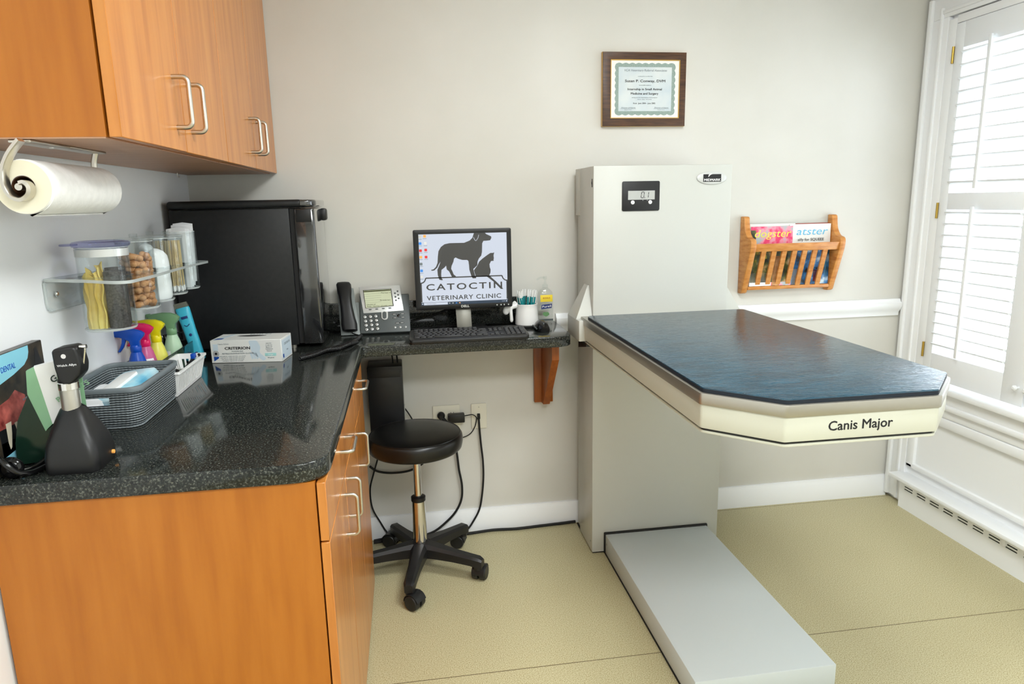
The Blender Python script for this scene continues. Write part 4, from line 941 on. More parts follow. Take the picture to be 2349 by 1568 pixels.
def pack(name, label, m, c, size, rot, lid=True):
    t = thing(name, label, 'wipe pack', (0, 0, 0)); x, y, z = size
    def ring(s, zz): return [(p[0], p[1], zz) for p in rrect(-x / 2 * s, x / 2 * s, -y / 2 * s, y / 2 * s, min(x, y) * .18, 4)]
    G().loft([ring(.86, 0), ring(.98, z * .25), ring(1, z * .55), ring(.95, z * .85), ring(.8, z)]).build('wrapper', m, t, local=True)
    if lid: G().plate(rrect(-x * .24, x * .24, -y * .27, y * .27, .014), z - .002, z + .007, 'z', bev=.003).build('flip_lid', 'white', t, local=True)
    t.location = c; t.rotation_euler = rot; return t
pack('wipe_pack', 'light blue wipe pack with white flip lid in the grey basket', 'wipe_blue', (0.100, -1.035, .951), (0.098, 0.185, 0.042), (math.radians(13), math.radians(-10), math.radians(-16)))
pack('wipe_pack', 'white wipe pack beside the light blue one in the grey basket', 'gauze', (0.055, -1.080, .938), (0.065, 0.15, 0.04), (math.radians(7), math.radians(8), math.radians(-6)), False)
pack('wipe_pack', 'light blue and white pack lying lowest in the grey basket', 'wipe_blue', (0.098, -1.085, .919), (0.12, 0.13, 0.034), (0, 0, 0), False)

# ------------------------------------------------------------------ clear tray with sprays and clipper
t = thing('clear_tray', 'clear plastic tray of spray bottles against the left wall', 'tray', (0.05, -0.66, CT))
tx0, tx1, ty0, ty1, tz = 0.004, 0.100, -0.885, -0.455, 0.985
g = G().plate(rrect(tx0, tx1, ty0, ty1, .01), CT + .001, CT + .003, 'z')
g.plate(rrect(tx0, tx1, ty0, ty1, .01), CT + .003, tz, 'z', holes=[rrect(tx0 + .002, tx1 - .002, ty0 + .002, ty1 - .002, .008)])
g.build('tray_wall', 'smoke', t)
G().plate(rrect(tx0 - .0004, tx1 + .0004, ty0 - .0004, ty1 + .0004, .01), tz - .0015, tz + .0012, 'z', holes=[rrect(tx0 + .0022, tx1 - .0022, ty0 + .0022, ty1 - .0022, .008)]).build('tray_edge', 'tray_edge', t)
G().tube([(tx0 + .004, ty1 - .001, tz), (tx0 + .004, ty1 + .004, tz + .022), (tx1 - .006, ty1 + .004, tz + .022), (tx1 - .002, ty1 - .001, tz)], .0025, 8, 3).build('end_lip', 'tray_edge', t)
def spray(name, label, loc, yaw, m_head, m_body, m_liq=None, hgt=1.0, tilt=0.0, labels=()):
    t = thing(name, label, 'spray bottle', (0, 0, 0))
    G().lathe([(0, 0), (.028, 0), (.030, .003), (.029, .04), (.0255, .066), (.0195, .090), (.0135, .106), (.0125, .112)], seg=28).build('bottle', m_body, t, local=True)
    h = G().lathe([(.0135, .106), (.0145, .108), (.0145, .122), (.0125, .126)], seg=24)
    pr = [(-.060, .160), (-.058, .153), (-.040, .151), (-.026, .146), (-.014, .138), (-.011, .120), (.012, .120), (.013, .138), (.024, .150), (.027, .158), (.018, .166), (.002, .172), (-.022, .1735), (-.052, .170), (-.060, .168)]
    h.plate(pr, -.0105, .0105, 'y', bev=.004).cyl((-.066, 0, .164), (-.055, 0, .164), .007, .008, 14)
    h.build('trigger_head', m_head, t, local=True)
    G().plate([(-.020, .147), (-.032, .150), (-.034, .135), (-.039, .122), (-.046, .110), (-.041, .108), (-.031, .120), (-.025, .134)], -.006, .006, 'y', bev=.002).build('trigger', m_head, t, local=True)
    for z0, z1, a0, a1 in labels:
        P = []
        g = G(); n = 8
        ra = lambda z: .0298 - max(0, z - .038) * .155 - max(0, z - .066) * .11 + .0004
        g.loft([[(ra(z) * math.cos(a), ra(z) * math.sin(a), z) for a in [a0 + (a1 - a0) * k / n for k in range(n + 1)]] for z in (z0, z1)], cap=False, closed=False)
        g.build('label', 'label_w', t, local=True)
    t.location = loc; t.rotation_euler = (0, tilt, yaw); t.scale = (hgt, hgt, hgt); return t
q = -PI / 2
spray('spray_bottle', 'blue spray bottle nearest the grey basket in the clear tray', (0.046, -0.800, CT + .003), .1, 'sp_blue', 'sp_blue', hgt=.97, labels=[(.052, .074, -2.3, -.2)])
spray('spray_bottle', 'magenta spray bottle behind the blue one in the clear tray', (0.048, -0.738, CT + .003), .05, 'sp_pink', 'sp_pink_b', labels=[(.058, .073, -2.2, -.5), (.042, .053, -2.0, -.9), (.02, .034, -2.3, -.2)])
spray('spray_bottle', 'yellow spray bottle behind the magenta one in the clear tray', (0.058, -0.676, CT + .003), .05, 'sp_yel', 'sp_yel_b', hgt=1.0)
spray('spray_bottle', 'pale green spray bottle farthest right in the clear tray', (0.069, -0.573, CT + .003), .0, 'sp_green', 'sp_green_b', hgt=1.02, labels=[(.03, .06, -2.6, -1.6)])
t = thing('dark_bottle', 'dark bottle with grey cap between yellow and green spray bottles', 'bottle', (0.030, -0.535, CT + .003))
G().lathe([(0, 0), (.019, 0), (.02, .003), (.02, .09), (.014, .105), (.0, .108)], (0.026, -0.535, CT + .003), 20).build('bottle', 'black_gloss', t)
G().lathe([(.016, .104), (.016, .128), (.012, .132)], (0.026, -0.535, CT + .003), 20).build('cap', 'grey_plastic', t)
t = thing('pet_clipper', 'turquoise cordless hair clipper leaning at the end of clear tray', 'clipper', (0, 0, 0))
rings = []
for z, w, d in ((0, .012, .010), (.004, .018, .015), (.05, .0185, .016), (.10, .0185, .016), (.14, .0205, .015), (.165, .0215, .012), (.172, .020, .009)):
    rings.append([(w * math.copysign(abs(math.cos(a)) ** .6, math.cos(a)), d * math.copysign(abs(math.sin(a)) ** .6, math.sin(a)), z) for a in [2 * PI * k / 20 for k in range(20)]])
G().loft(rings).build('case', 'clip_blue', t, local=True)
G().hexa([(-.021, -.010, .171), (.021, -.010, .171), (.021, .006, .171), (-.021, .006, .171)], [(-.020, -.012, .186), (.020, -.012, .186), (.020, -.006, .186), (-.020, -.006, .186)]).build('blade', 'steel', t, local=True)
G().box(-.010, .010, -.0168, -.0155, .136, .144, .0005).build('brand_plate', 'navy', t, local=True)
G().tube([(-.008, -.0160, .118), (0, -.0172, .113), (.008, -.0160, .118)], .0012, 6).build('smile_mark', 'navy', t, local=True)
G().lathe([(.0045, -.0150), (.0045, -.0172), (.003, -.0178)], (0.001, 0, .085), 14, 'y').build('power_button', 'navy', t, local=True)
G().box(-.004, .004, -.0168, -.0155, .012, .03, .001).build('indicator', 'navy', t, local=True)
t.location = (0.113, -0.470, CT + .004); t.rotation_euler = (math.radians(-3), math.radians(-12.5), math.radians(6)); t.scale = (1.0, 1.0, 1.05)
# ------------------------------------------------------------------ otoscope in its charging stand
OX, OY = 0.146, -1.40
t = thing('charging_stand', 'sloped black charging stand at the near worktop corner', 'charger', (OX, OY, CT))
rings = []
for z, x0, x1, y0, y1 in ((0, .100, .194, -1.448, -1.352), (.006, .098, .196, -1.450, -1.350), (.03, .098, .196, -1.449, -1.350), (.055, .1005, .190, -1.443, -1.352), (.08, .107, .178, -1.430, -1.355), (.10, .113, .168, -1.418, -1.360), (.115, .118, .160, -1.408, -1.366), (.12, .122, .156, -1.403, -1.370)):
    rings.append([(p[0], p[1], CT + z) for p in rrect(x0, x1, y0, y1, .018, 5)])
G().loft(rings).build('stand_body', 'black', t)
G().lathe([(.004, 0), (.004, .004)], (.196, -1.38, CT + .018), 10, 'x').build('indicator_lamp', 'ic_org', t)
t = thing('otoscope', 'black headed otoscope with steel handle standing in the charging stand', 'otoscope', (OX, OY, CT + .12))
G().lathe([(.0, .085), (.0165, .085), (.0165, .168), (.0155, .170)], (.139, -1.392, CT), 28).build('handle', 'steel', t)
g = G().lathe([(.0185, .155), (.0185, .168), (.0165, .170), (.0165, .176), (.0175, .177), (.0175, .190), (.015, .193), (.013, .20)], (.140, -1.392, CT), 28)
g.build('collar', 'chrome', t)
G().lathe([(.0178, .170), (.0178, .176)], (.140, -1.392, CT), 28).build('switch_ring', 'black', t)
h = [(.128, 1.112), (.133, 1.086), (.150, 1.080), (.161, 1.088), (.172, 1.100), (.175, 1.118), (.170, 1.150), (.163, 1.155), (.132, 1.151), (.127, 1.146)]
G().plate(rpoly(h, .005, 3), -1.412, -1.372, 'y', bev=.004, seg=3).build('head', 'black', t)
text('Welch Allyn', .006, 'label_w', t, (.1515, -1.4126, 1.119), (1, 0, .05), (0, 0, 1), width=.034)
G().lathe([(.0045, 0), (.0045, -.003)], (.149, -1.412, 1.137), 16, 'y').build('focus_dial', 'chrome', t)
G().tube([(.173, -1.395, 1.118), (.179, -1.395, 1.145), (.178, -1.395, 1.15)], .0025, 8).cyl((.171, -1.395, 1.150), (.183, -1.395, 1.151), .004, seg=12).build('lens_holder', 'chrome', t)

# ------------------------------------------------------------------ treat pouch, boxed product, stethoscope
t = thing('treat_pouch', 'white and green pet treat pouch behind the otoscope', 'pouch', (0.08, -1.33, CT))
F = [(0.0745, -1.375, 1.111), (0.150, -1.36, 1.128), (0.150, -1.36, 1.016), (0.087, -1.365, 0.992)]
Bk = [(0.058, -1.372, 1.103), (0.057, -1.378, 1.058), (0.076, -1.372, 0.980)]
def solid(g, pts, d):
    a = [Vector(p) for p in pts]; return g.loft([a, [p + Vector(d) for p in a]])
solid(G(), F, (-.006, .014, .0)).build('front_panel', 'pouch_white', t)
solid(G(), [Bk[0], F[0], F[3], (0.080, -1.37, 0.985), Bk[2], Bk[1]], (-.003, .012, 0)).build('green_edge', 'pouch_green', t)
solid(G(), [(0.057, -1.377, 1.056), (0.077, -1.371, 0.981), (0.0875, -1.364, .990), (0.105, -1.360, CT + .004), (0.022, -1.385, CT + .004), (0.028, -1.39, .965), (0.036, -1.386, 1.008)], (.002, .035, 0)).build('gusset', 'pouch_dark', t)
u = (Vector(F[2]) - Vector(F[3])).normalized(); uu = (Vector(F[1]) - Vector(F[0])).normalized(); vv = (Vector(F[0]) - Vector(F[3])).normalized()
nrm = uu.cross(vv).normalized(); up = nrm.cross(uu).normalized()
def fp(a, b): return Vector(F[0]) + uu * a - up * b + nrm * .0045
tu = (uu + up * .45).normalized(); tv = nrm.cross(tu)
text('Greenies', .017, 'pouch_dark', t, fp(.048, .022), tu, tv, width=.064, shear=.15, bold=.0004)
text('PILL', .012, 'pouch_green', t, fp(.042, .047), (uu + up * .3).normalized(), nrm.cross((uu + up * .3).normalized()), width=.026, bold=.0003)
text('POCKETS', .014, 'pouch_green', t, fp(.046, .066), (uu + up * .3).normalized(), nrm.cross((uu + up * .3).normalized()), width=.066, bold=.0003)
solid(G(), [Vector(F[1]) + Vector((.002, 0, -.004)), Vector(F[2]) + Vector((.002, 0, .002)), Vector(F[2]) + Vector((-.006, 0, -.001)), Vector(F[1]) + Vector((-.004, 0, -.004))], (0, -.001, 0)).build('green_trim', 'pouch_green', t)

t = thing('dental_product_box', 'dark box with light blue swoosh and bared teeth picture against left wall', 'box', (0.012, -1.35, CT))
G().box(.002, .0208, -1.48, -1.2246, CT, 1.1387, .0015, 1).build('carton', 'box_dark', t)
BX = .0211
def bq(p): return (max(-1.479, -2.795 + (p[0] + 2.795) * 1.04), 1.407 + (p[1] - 1.407) * 1.04)
def bf(pts, m, name, k=0): return G().plate([bq(p) for p in pts], BX + .0003 * k - .0004, BX + .0003 * k, 'x').build(name, m, t)
bf([(-1.473, 1.148), (-1.338, 1.148), (-1.339, 1.135), (-1.345, 1.124), (-1.36, 1.114), (-1.40, 1.104), (-1.473, 1.092)], 'box_blue', 'blue_swoosh')
text('DENTAL', .016, 'sp_blue', t, (BX + .0002,) + bq((-1.415, 1.120)), (0, 1, 0), (0, 0, 1), width=.05)
bf([(-1.318, 1.137), (-1.311, 1.140), (-1.305, 1.130), (-1.300, 1.115), (-1.292, 1.100), (-1.292, 1.075), (-1.328, 1.083), (-1.322, 1.108), (-1.318, 1.125)], 'box_nose', 'dog_nose')
bf([(-1.474, 1.058), (-1.43, 1.064), (-1.405, 1.075), (-1.375, 1.058), (-1.37, 1.022), (-1.40, 1.012), (-1.474, 1.015)], 'box_red', 'gum_picture')
bf([(-1.474, 1.014), (-1.40, 1.014), (-1.388, .995), (-1.41, .968), (-1.474, .962)], 'box_nose', 'mouth_picture')
bf([(-1.452, 1.022), (-1.434, 1.022), (-1.437, 1.0), (-1.444, .975), (-1.449, .972), (-1.452, .985)], 'tooth', 'fang', 1)
bf([(-1.424, 1.016), (-1.415, 1.016), (-1.416, 1.005), (-1.420, 1.0)], 'tooth', 'fang', 1)
bf([(-1.473, .945), (-1.40, .955), (-1.40, .985), (-1.473, .990)], 'box_blue', 'blue_base')
for k in range(2): text('tartar control', .008, 'grey_ink', t, (BX + .0002,) + bq((-1.365, 1.052 - .022 * k)), (0, 1, .12), (0, 0, 1), width=.04)

t = thing('stethoscope', 'black stethoscope coiled at the near left end of the worktop', 'stethoscope', (0.06, -1.42, CT))
G().tube([(.118, -1.335, .9202), (.10, -1.37, .9202), (.085, -1.41, .9202), (.075, -1.44, .921), (.062, -1.458, .928), (.048, -1.463, .945), (.034, -1.458, .957), (.029, -1.45, .945), (.031, -1.44, .928), (.045, -1.425, .9202), (.065, -1.405, .9202), (.085, -1.375, .931), (.09, -1.345, .9202)], .0056, 12, 6).build('tubing', 'black_gloss', t)
G().lathe([(0, -.004), (.014, -.0035), (.019, -.001), (.021, .004), (.020, .009), (.012, .014), (.006, .02), (0, .021)], (.046, -1.452, CT + .0215), 28, 'y').build('chest_piece', 'black_gloss', t)
G().lathe([(.016, -.0046), (.019, -.002), (.0215, .003), (.0215, .0045), (.018, .0015)], (.046, -1.452, CT + .0215), 28, 'y', closed=True).build('chest_ring', 'black_gloss', t)

# ------------------------------------------------------------------ paper towel holder and roll
RX, RZ, RR = 0.160, 1.447, 0.0455
t = thing('paper_towel_holder', 'steel paper towel holder screwed under the near wall cabinet', 'holder', (0.165, -1.40, 1.527))
G().box(.142, .178, -1.495 + .02, -1.33, 1.5205, 1.5262, .002).build('mount_plate', 'nickel', t)
P = [(.17, 1.523), (.165, 1.518), (.150, 1.500), (.138, 1.476), (.136, 1.452), (.143, 1.433), (.157, 1.426), (.170, 1.433), (.174, 1.445), (.168, 1.454), (.160, 1.453)]
def arm(y, w):
    g = G(); Q = [Vector((p[0] + .004, y, p[1])) for p in P]; out = []
    for i in range(len(Q) - 1):
        a, b, c, d = Q[max(i - 1, 0)], Q[i], Q[i + 1], Q[min(i + 2, len(Q) - 1)]
        for k in range(5):
            s = k / 5; out.append(0.5 * ((2 * b) + (c - a) * s + (2 * a - 5 * b + 4 * c - d) * s * s + (3 * b - a - 3 * c + d) * s ** 3))
    out.append(Q[-1]); rings = []
    for i, p in enumerate(out):
        tg = (out[min(i + 1, len(out) - 1)] - out[max(i - 1, 0)]).normalized(); n = Vector((-tg.z, 0, tg.x)) * .0035
        rings.append([p + n + Vector((0, -w, 0)), p + n * .6 + Vector((0, -w - .002, 0)), p - n + Vector((0, -w, 0)), p - n + Vector((0, w, 0)), p + n + Vector((0, w, 0))])
    return g.loft(rings).build('curled_arm', 'nickel', t)
arm(-1.4975, .009)
G().cyl((RX, -1.50, RZ), (RX, -1.178, RZ), .006, seg=14).build('spindle', 'nickel', t)
G().cyl((.160, -1.365, 1.5198), (.160, -1.365, 1.5208), .0045, seg=12).build('screw', 'chrome', t)
G().box(.142, .178, -1.33, -1.17, 1.5222, 1.5262, .001).tube([(.16, -1.178, 1.524), (.153, -1.176, 1.50), (.155, -1.176, 1.47), (RX, -1.176, RZ)], .006, 8).build('far_arm', 'nickel', t)
t = thing('paper_towel_roll', 'white paper towel roll hanging under the wall cabinet', 'paper towel', (RX, -1.33, RZ))
G().lathe([(.019, -1.484), (RR - .0015, -1.484), (RR, -1.482), (RR, -1.187), (RR - .0015, -1.185), (.019, -1.185)], (RX, 0, RZ), 48, 'y', closed=True).build('towel', 'towel', t)
G().lathe([(.0195, -1.4846), (RR - .001, -1.4846), (RR - .001, -1.4838), (.0195, -1.4838)], (RX, 0, RZ), 48, 'y', closed=True).build('layered_end', 'towel_end', t)
G().lathe([(.0175, -1.483), (.0195, -1.483), (.0195, -1.186), (.0175, -1.186)], (RX, 0, RZ), 32, 'y', closed=True).build('core', 'walnut', t)
# the loose sheet lies on the roll, ends in a straight edge
rings = []
for y in (-1.478, -1.19): rings.append([(RX + (RR + .0012) * math.cos(a), y, RZ + (RR + .0012) * math.sin(a)) for a in [math.radians(100 - 190 * k / 24) for k in range(25)]] + [(RX + .004, y, RZ - RR - .004), (RX + .004, y, RZ - RR - .0022)] + [(RX + (RR + .0003) * math.cos(a), y, RZ + (RR + .0003) * math.sin(a)) for a in [math.radians(-90 + 190 * k / 24) for k in range(25)]])
G().loft(rings).build('loose_sheet', 'towel', t)
tag(G().tube([(.02, -.18, 1.527), (.02, -.18, 1.516), (.024, -.18, 1.512), (.027, -.18, 1.516)], .0016, 8).build('screw_hook', 'nickel'), 'tiny steel screw hook under the corner wall cabinet', 'hook')

# ------------------------------------------------------------------ acrylic shelf with five jars
t = thing('acrylic_shelf', 'clear acrylic shelf on the left wall holding five jars', 'shelf', (0.0, -0.8, 1.24))
SLOPE = -0.024
def sz(y, x=0.1): return 1.2565 - 0.028 * (y + 1.145) - 0.03 * x
JARS = [(0.100, -1.066, .0545), (0.098, -0.862, .0445), (0.096, -0.735, .0445), (0.094, -0.607, .0445), (0.096, -0.485, .0445)]
OUT = [(0.004, -1.145), (0.09, -1.165), (0.205, -1.235), (0.192, -1.00), (0.166, -0.76), (0.152, -0.55), (0.146, -0.36), (0.004, -0.36)]
ORAD = [.004, .12, .07, .3, .3, .2, .03, .004]
outl = rpoly(OUT, ORAD, 8)
holes = [[(x + (r + .0015) * math.cos(2 * PI * k / 40), y + (r + .0015) * math.sin(2 * PI * k / 40)) for k in range(40)] for x, y, r in JARS]
g = G().plate(outl, 0, .006, 'z', holes=holes)
for v in g.bm.verts: v.co.z += sz(v.co.y, v.co.x) - .003
g.build('shelf_plate', 'acrylic', t)
fl = rpoly([(-1.145, 0), (-0.36, 0), (-0.36, -.068), (-1.145, -.068)], [.01, .01, .018, .018], 5)
g = G().plate(fl, .001, .006, 'x')
for v in g.bm.verts: v.co.z += sz(v.co.y, v.co.x) - .003
g.build('wall_flange', 'acrylic', t)
def strip(g, path, w, axis, t0, t1):
    c = Vector((sum(p[0] for p in path) / len(path), sum(p[1] for p in path) / len(path)))
    inn = [tuple(Vector(p) + (c - Vector(p)).normalized() * w) for p in path]
    return g.plate(path, t0, t1, axis, holes=[inn])
outl2 = [tuple(Vector(p) + (Vector(p) - Vector((0.09, -0.8))).normalized() * .0005) for p in outl]
g = strip(G(), outl2, .0016, 'z', -.0004, .0064)
for v in g.bm.verts: v.co.z += sz(v.co.y, v.co.x) - .003
g.build('edge_highlight', 'acrylic_edge_glint', t)  # pale strip added as the painted highlight of the shelf edge
g = strip(G(), fl, .0016, 'x', .0015, .0066)
for v in g.bm.verts: v.co.z += sz(v.co.y, v.co.x) - .003
g.build('edge_highlight', 'acrylic_edge_glint', t)
for y in (-1.10, -0.41): G().lathe([(.006, .006), (.006, .008), (.004, .010)], (0, y, sz(y, 0) - .034), 16, 'x').build('mounting_screw', 'chrome', t)
def jar(i, label, h0, h1, lid):
    x, y, r = JARS[i]; t = thing('jar', label, 'jar', (x, y, h0)); w = .0022
    flange = [(r + .003, h1 - .004), (r + .003, h1)] 
    G().lathe([(.0, h0), (r - .002, h0), (r, h0 + .003), (r, h1), (r - w, h1), (r - w, h0 + .004), (.0, h0 + .004)], (x, y, 0), 48).build('jar_body', 'acrylic', t)
    G().lathe([(r + .0005, sz(y) + .0032), (r + .004, sz(y) + .0032), (r + .004, sz(y) + .006), (r + .0005, sz(y) + .006)], (x, y, 0), 48, closed=True).build('support_ring', 'acrylic', t)
    G().lathe([(r - .002, h0 - .0004), (r + .0004, h0 + .003), (r + .0004, h0 + .005), (r - .003, h0 + .005), (r - .006, h0 + .0012)], (x, y, 0), 48, closed=True).build('base_rim', 'acrylic_edge_glint', t)
    G().lathe([(r - w - .0003, h1 - .001), (r + .0005, h1 - .001), (r + .0005, h1 + .0008), (r - w - .0003, h1 + .0008)], (x, y, 0), 48, closed=True).build('mouth_rim', 'acrylic_edge_glint', t)
    if lid == 'blue':
        G().lathe([(.0, h1 + .002), (r + .004, h1 + .002), (r + .006, h1 + .005), (r + .006, h1 + .010), (r + .003, h1 + .013), (r - .004, h1 + .0145), (r - .008, h1 + .012), (.0, h1 + .012)], (x, y, 0), 48).plate(rrect(x - r - .03, x - r, y - .022, y + .022, .012), h1 + .004, h1 + .009, 'z', bev=.002).build('lid', 'lid_blue', t)
        G().lathe([(r - .0015, h1 - .020), (r + .0006, h1 - .020), (r + .0006, h1 - .003), (r - .0015, h1 - .003)], (x, y, 0), 48, closed=True).build('neck_band', 'silver_plastic', t)
    elif lid:
        G().lathe([(.0, h1 + .001), (r + .0015, h1 + .001), (r + .0015, h1 + .007), (r - .004, h1 + .009), (.0, h1 + .009)], (x, y, 0), 40).build('lid', 'acrylic', t)
        G().box(x - .008, x + .008, y - .01, y + .01, h1 + .009, h1 + .019, .002).build('lid_knob', 'acrylic', t)
    return t
jar(0, 'largest clear jar with blue tinted lid, nearest on the acrylic shelf', 1.131, 1.322, 'blue')
jar(1, 'clear jar filled with dog biscuits on the acrylic shelf', 1.150, 1.325, 'clear')
jar(2, 'clear jar filled with white cotton wool on the acrylic shelf', 1.152, 1.326, 'clear')
jar(3, 'clear jar filled with wooden cotton swabs on the acrylic shelf', 1.155, 1.322, 'clear')
jar(4, 'open clear jar of white gauze packets, farthest on the acrylic shelf', 1.157, 1.335, None)
# contents: folded yellow cloth and a dark roll in the largest jar
x, y, r = JARS[0]
g = G()
def sheet(path, z0, z1, th, wob, sd):
    rnd = random.Random(sd); rings = []; n = 14
    for k in range(n + 1):
        z = z0 + (z1 - z0) * k / n; L_ = []; R_ = []
        for i, p in enumerate(path):
            q = path[min(i + 1, len(path) - 1)]; o_ = path[max(i - 1, 0)]; d = Vector((q[0] - o_[0], q[1] - o_[1])).normalized(); nn = Vector((-d.y, d.x)) * th / 2
            s = wob * math.sin(k * .9 + i * .8 + sd) * (.4 + k / n)
            top = (1 if k == n else 0) * .008 * math.sin(i * 1.3 + sd)
            L_.append((x + p[0] + nn.x + s, y + p[1] + nn.y, z + top)); R_.append((x + p[0] - nn.x + s, y + p[1] - nn.y, z + top))
        rings.append(L_ + R_[::-1])
    return rings
arc = lambda cx, cy, rr, a0, a1, n: [(cx + rr * math.cos(math.radians(a0 + (a1 - a0) * k / n)), cy + rr * math.sin(math.radians(a0 + (a1 - a0) * k / n))) for k in range(n + 1)]
t = thing('cleaning_cloth', 'folded yellow cloth standing in the largest jar', 'cloth', (x - .018, y - .01, 1.136))
g = G().loft(sheet(arc(-.020, -.012, .022, 150, 400, 12), 1.136, 1.258, .003, .0022, 1)); g.loft(sheet([(-.030, -.034), (-.018, -.030), (-.010, -.036), (-.002, -.028), (.004, -.034)], 1.136, 1.272, .003, .003, 2)); g.loft(sheet([(-.012, -.016), (-.002, -.010), (.006, -.018)], 1.136, 1.288, .0025, .003, 4))
g.build('folded_cloth', 'chamois', t)
t = thing('bandage_roll', 'dark speckled wrap roll beside the yellow cloth in the largest jar', 'bandage', (x + .025, y, 1.136))
G().lathe([(0, 1.136), (.0215, 1.136), (.022, 1.138), (.022, 1.266), (.020, 1.268), (.006, 1.268), (.006, 1.264), (0, 1.264)], (x + .026, y - .016, 0), 28).build('roll', 'dark_roll', t)
G().lathe([(0, 1.136), (.022, 1.136), (.022, 1.272), (0, 1.272)], (x + .012, y + .029, 0), 28).build('roll', 'dark_roll', t)
# dog biscuits
x, y, r = JARS[1]; rnd = random.Random(5); bis = None
def biscuit():
    t = thing('dog_biscuit', 'small bone shaped tan dog biscuit in the biscuit jar', 'biscuit', (0, 0, 0), 'dog biscuits in the jar')
    g = G().tube([(-.010, 0, 0), (-.005, 0, .0008), (.005, 0, .0008), (.010, 0, 0)], .0085, 12, 3, [.0084, .008, .008, .0084])
    for sx in (-1, 1):
        for sy in (-1, 1): g.ball((sx * .0105, sy * .005, 0), (.0088, .0086, .0084), 12, 8)
    g.build('biscuit_body', 'biscuit', t, local=True); return t
for lv in range(8):
    n = 6 if lv < 6 else (5 if lv == 6 else 3)
    for k in range(n):
        a = 2 * PI * (k / 5 + lv * .37); rr = .0245 if k < 5 else 0.0
        if bis is None: bis = biscuit(); o = bis
        else: o = copy_tree(bis)
        o.location = (x + rr * math.cos(a), y + rr * math.sin(a), 1.165 + .0172 * lv + rnd.uniform(-.002, .002)); o.rotation_euler = (rnd.uniform(-.5, .5), rnd.uniform(-.6, .6), a + PI / 2 + rnd.uniform(-.5, .5))
# cotton wool
x, y, r = JARS[2]; rnd = random.Random(9); g = G()
for k in range(46):
    a = rnd.uniform(0, 2 * PI); q = rnd.uniform(.026, .0285); z = 1.170 + .115 * k / 46
    g.ball((x + q * math.cos(a), y + q * math.sin(a), z), (.0125, .0125, .0115), 12, 8)
g.lathe([(0, 1.157), (.036, 1.157), (.0405, 1.166), (.039, 1.18), (.0408, 1.20), (.0392, 1.22), (.0408, 1.24), (.0395, 1.262), (.037, 1.278), (.028, 1.290), (.014, 1.297), (0, 1.299)], (x, y, 0), 24)
g.ball((x - .012, y - .008, 1.300), (.018, .018, .012), 14, 8)
o = tag(g.build('cotton_wool', 'cotton'), 'white cotton wool filling the third jar on the shelf', 'cotton wool'); o['kind'] = 'stuff'
# swabs
x, y, r = JARS[3]; rnd = random.Random(11); sw = None
for k in range(52):
    a = k * 2.39996; q = .0395 * math.sqrt((k + .5) / 52); b = Vector((x + q * math.cos(a), y + q * math.sin(a), 1.163)); a2 = a + rnd.uniform(-.3, .3); q2 = min(.0395, q * 1.0 + rnd.uniform(-.004, .004))
    e = Vector((x + q2 * math.cos(a2), y + q2 * math.sin(a2), 1.163 + .150 + rnd.uniform(-.004, .004)))
    if sw is None:
        sw = thing('cotton_swab', 'thin wooden cotton swab standing tip down in the swab jar', 'swab', (0, 0, 0), 'cotton swabs in the jar')
        G().cyl((0, 0, .012), (0, 0, .15), .0016, seg=6).build('stick', 'swab', sw, local=True)
        G().lathe([(.0008, 0), (.0026, .003), (.0028, .010), (.0013, .018)], seg=8).build('cotton_tip', 'cotton', sw, local=True); o = sw
    else: o = copy_tree(sw)
    o.location = b; o.rotation_mode = 'QUATERNION'; o.rotation_quaternion = (e - b).to_track_quat('Z', 'Y')
# gauze packets
x, y, r = JARS[4]; rnd = random.Random(4); gz_ = None
for k in range(7):
    if gz_ is None:
        gz_ = thing('gauze_packet', 'flat white paper gauze packet standing in the farthest jar', 'packet', (0, 0, 0), 'gauze packets in the jar')
        g = G(); rings = []
        for z in (0, .05, .1, .15, .182):
            s = .003 if z not in (0, .182) else .0008
            rings.append([(-.029, -s, z), (0, -s - .0012 * (s > .002), z + (.004 if z == .182 else 0)), (.029, -s, z), (.029, s, z), (0, s + .0012 * (s > .002), z + (.004 if z == .182 else 0)), (-.029, s, z)])
        g.loft(rings).build('packet', 'gauze', gz_, local=True); o = gz_
    else: o = copy_tree(gz_)
    dz = 0 if k < 4 else .008 * (k - 3)
    o.location = (x + rnd.uniform(-.003, .003), y - .024 + .008 * k, 1.162 + dz * .6); o.rotation_euler = (rnd.uniform(-.05, .05), rnd.uniform(-.06, .06), rnd.uniform(-.15, .15))

# ------------------------------------------------------------------ framed certificate
t = thing('certificate', 'framed certificate in walnut moulding high on the back wall', 'picture frame', (1.766, -0.01, 1.694))
CXA, CXB, CZA, CZB = 1.594, 1.9375, 1.6935, 1.9735
ix = [(1.6265, 1.7235), (1.9125, 1.7235), (1.9125, 1.9455), (1.6265, 1.9455)]
G().plate([(CXA, CZA), (CXB, CZA), (CXB, CZB), (CXA, CZB)], -.0005, -.022, 'y', holes=[ix], bev=.0015).build('frame', 'walnut', t)
g = G().plate([(CXA - .0008, CZA - .0008), (CXB + .0008, CZA - .0008), (CXB + .0008, CZB + .0008), (CXA - .0008, CZB + .0008)], -.0005, -.0165, 'y', holes=[[(CXA, CZA), (CXB, CZA), (CXB, CZB), (CXA, CZB)]])
g.build('gold_side', 'gold', t)
G().plate(ix, -.0165, -.0195, 'y', holes=[[(1.6295, 1.7265), (1.9095, 1.7265), (1.9095, 1.9425), (1.6295, 1.9425)]]).build('gold_lip', 'gold', t)
ct_ = G().box(1.6290, 1.910, -.0165, -.0145, 1.7260, 1.943).build('sheet', 'paper', t)
cx0, cx1, cz0, cz1 = 1.6445, 1.8945, 1.7355, 1.9335
P = []
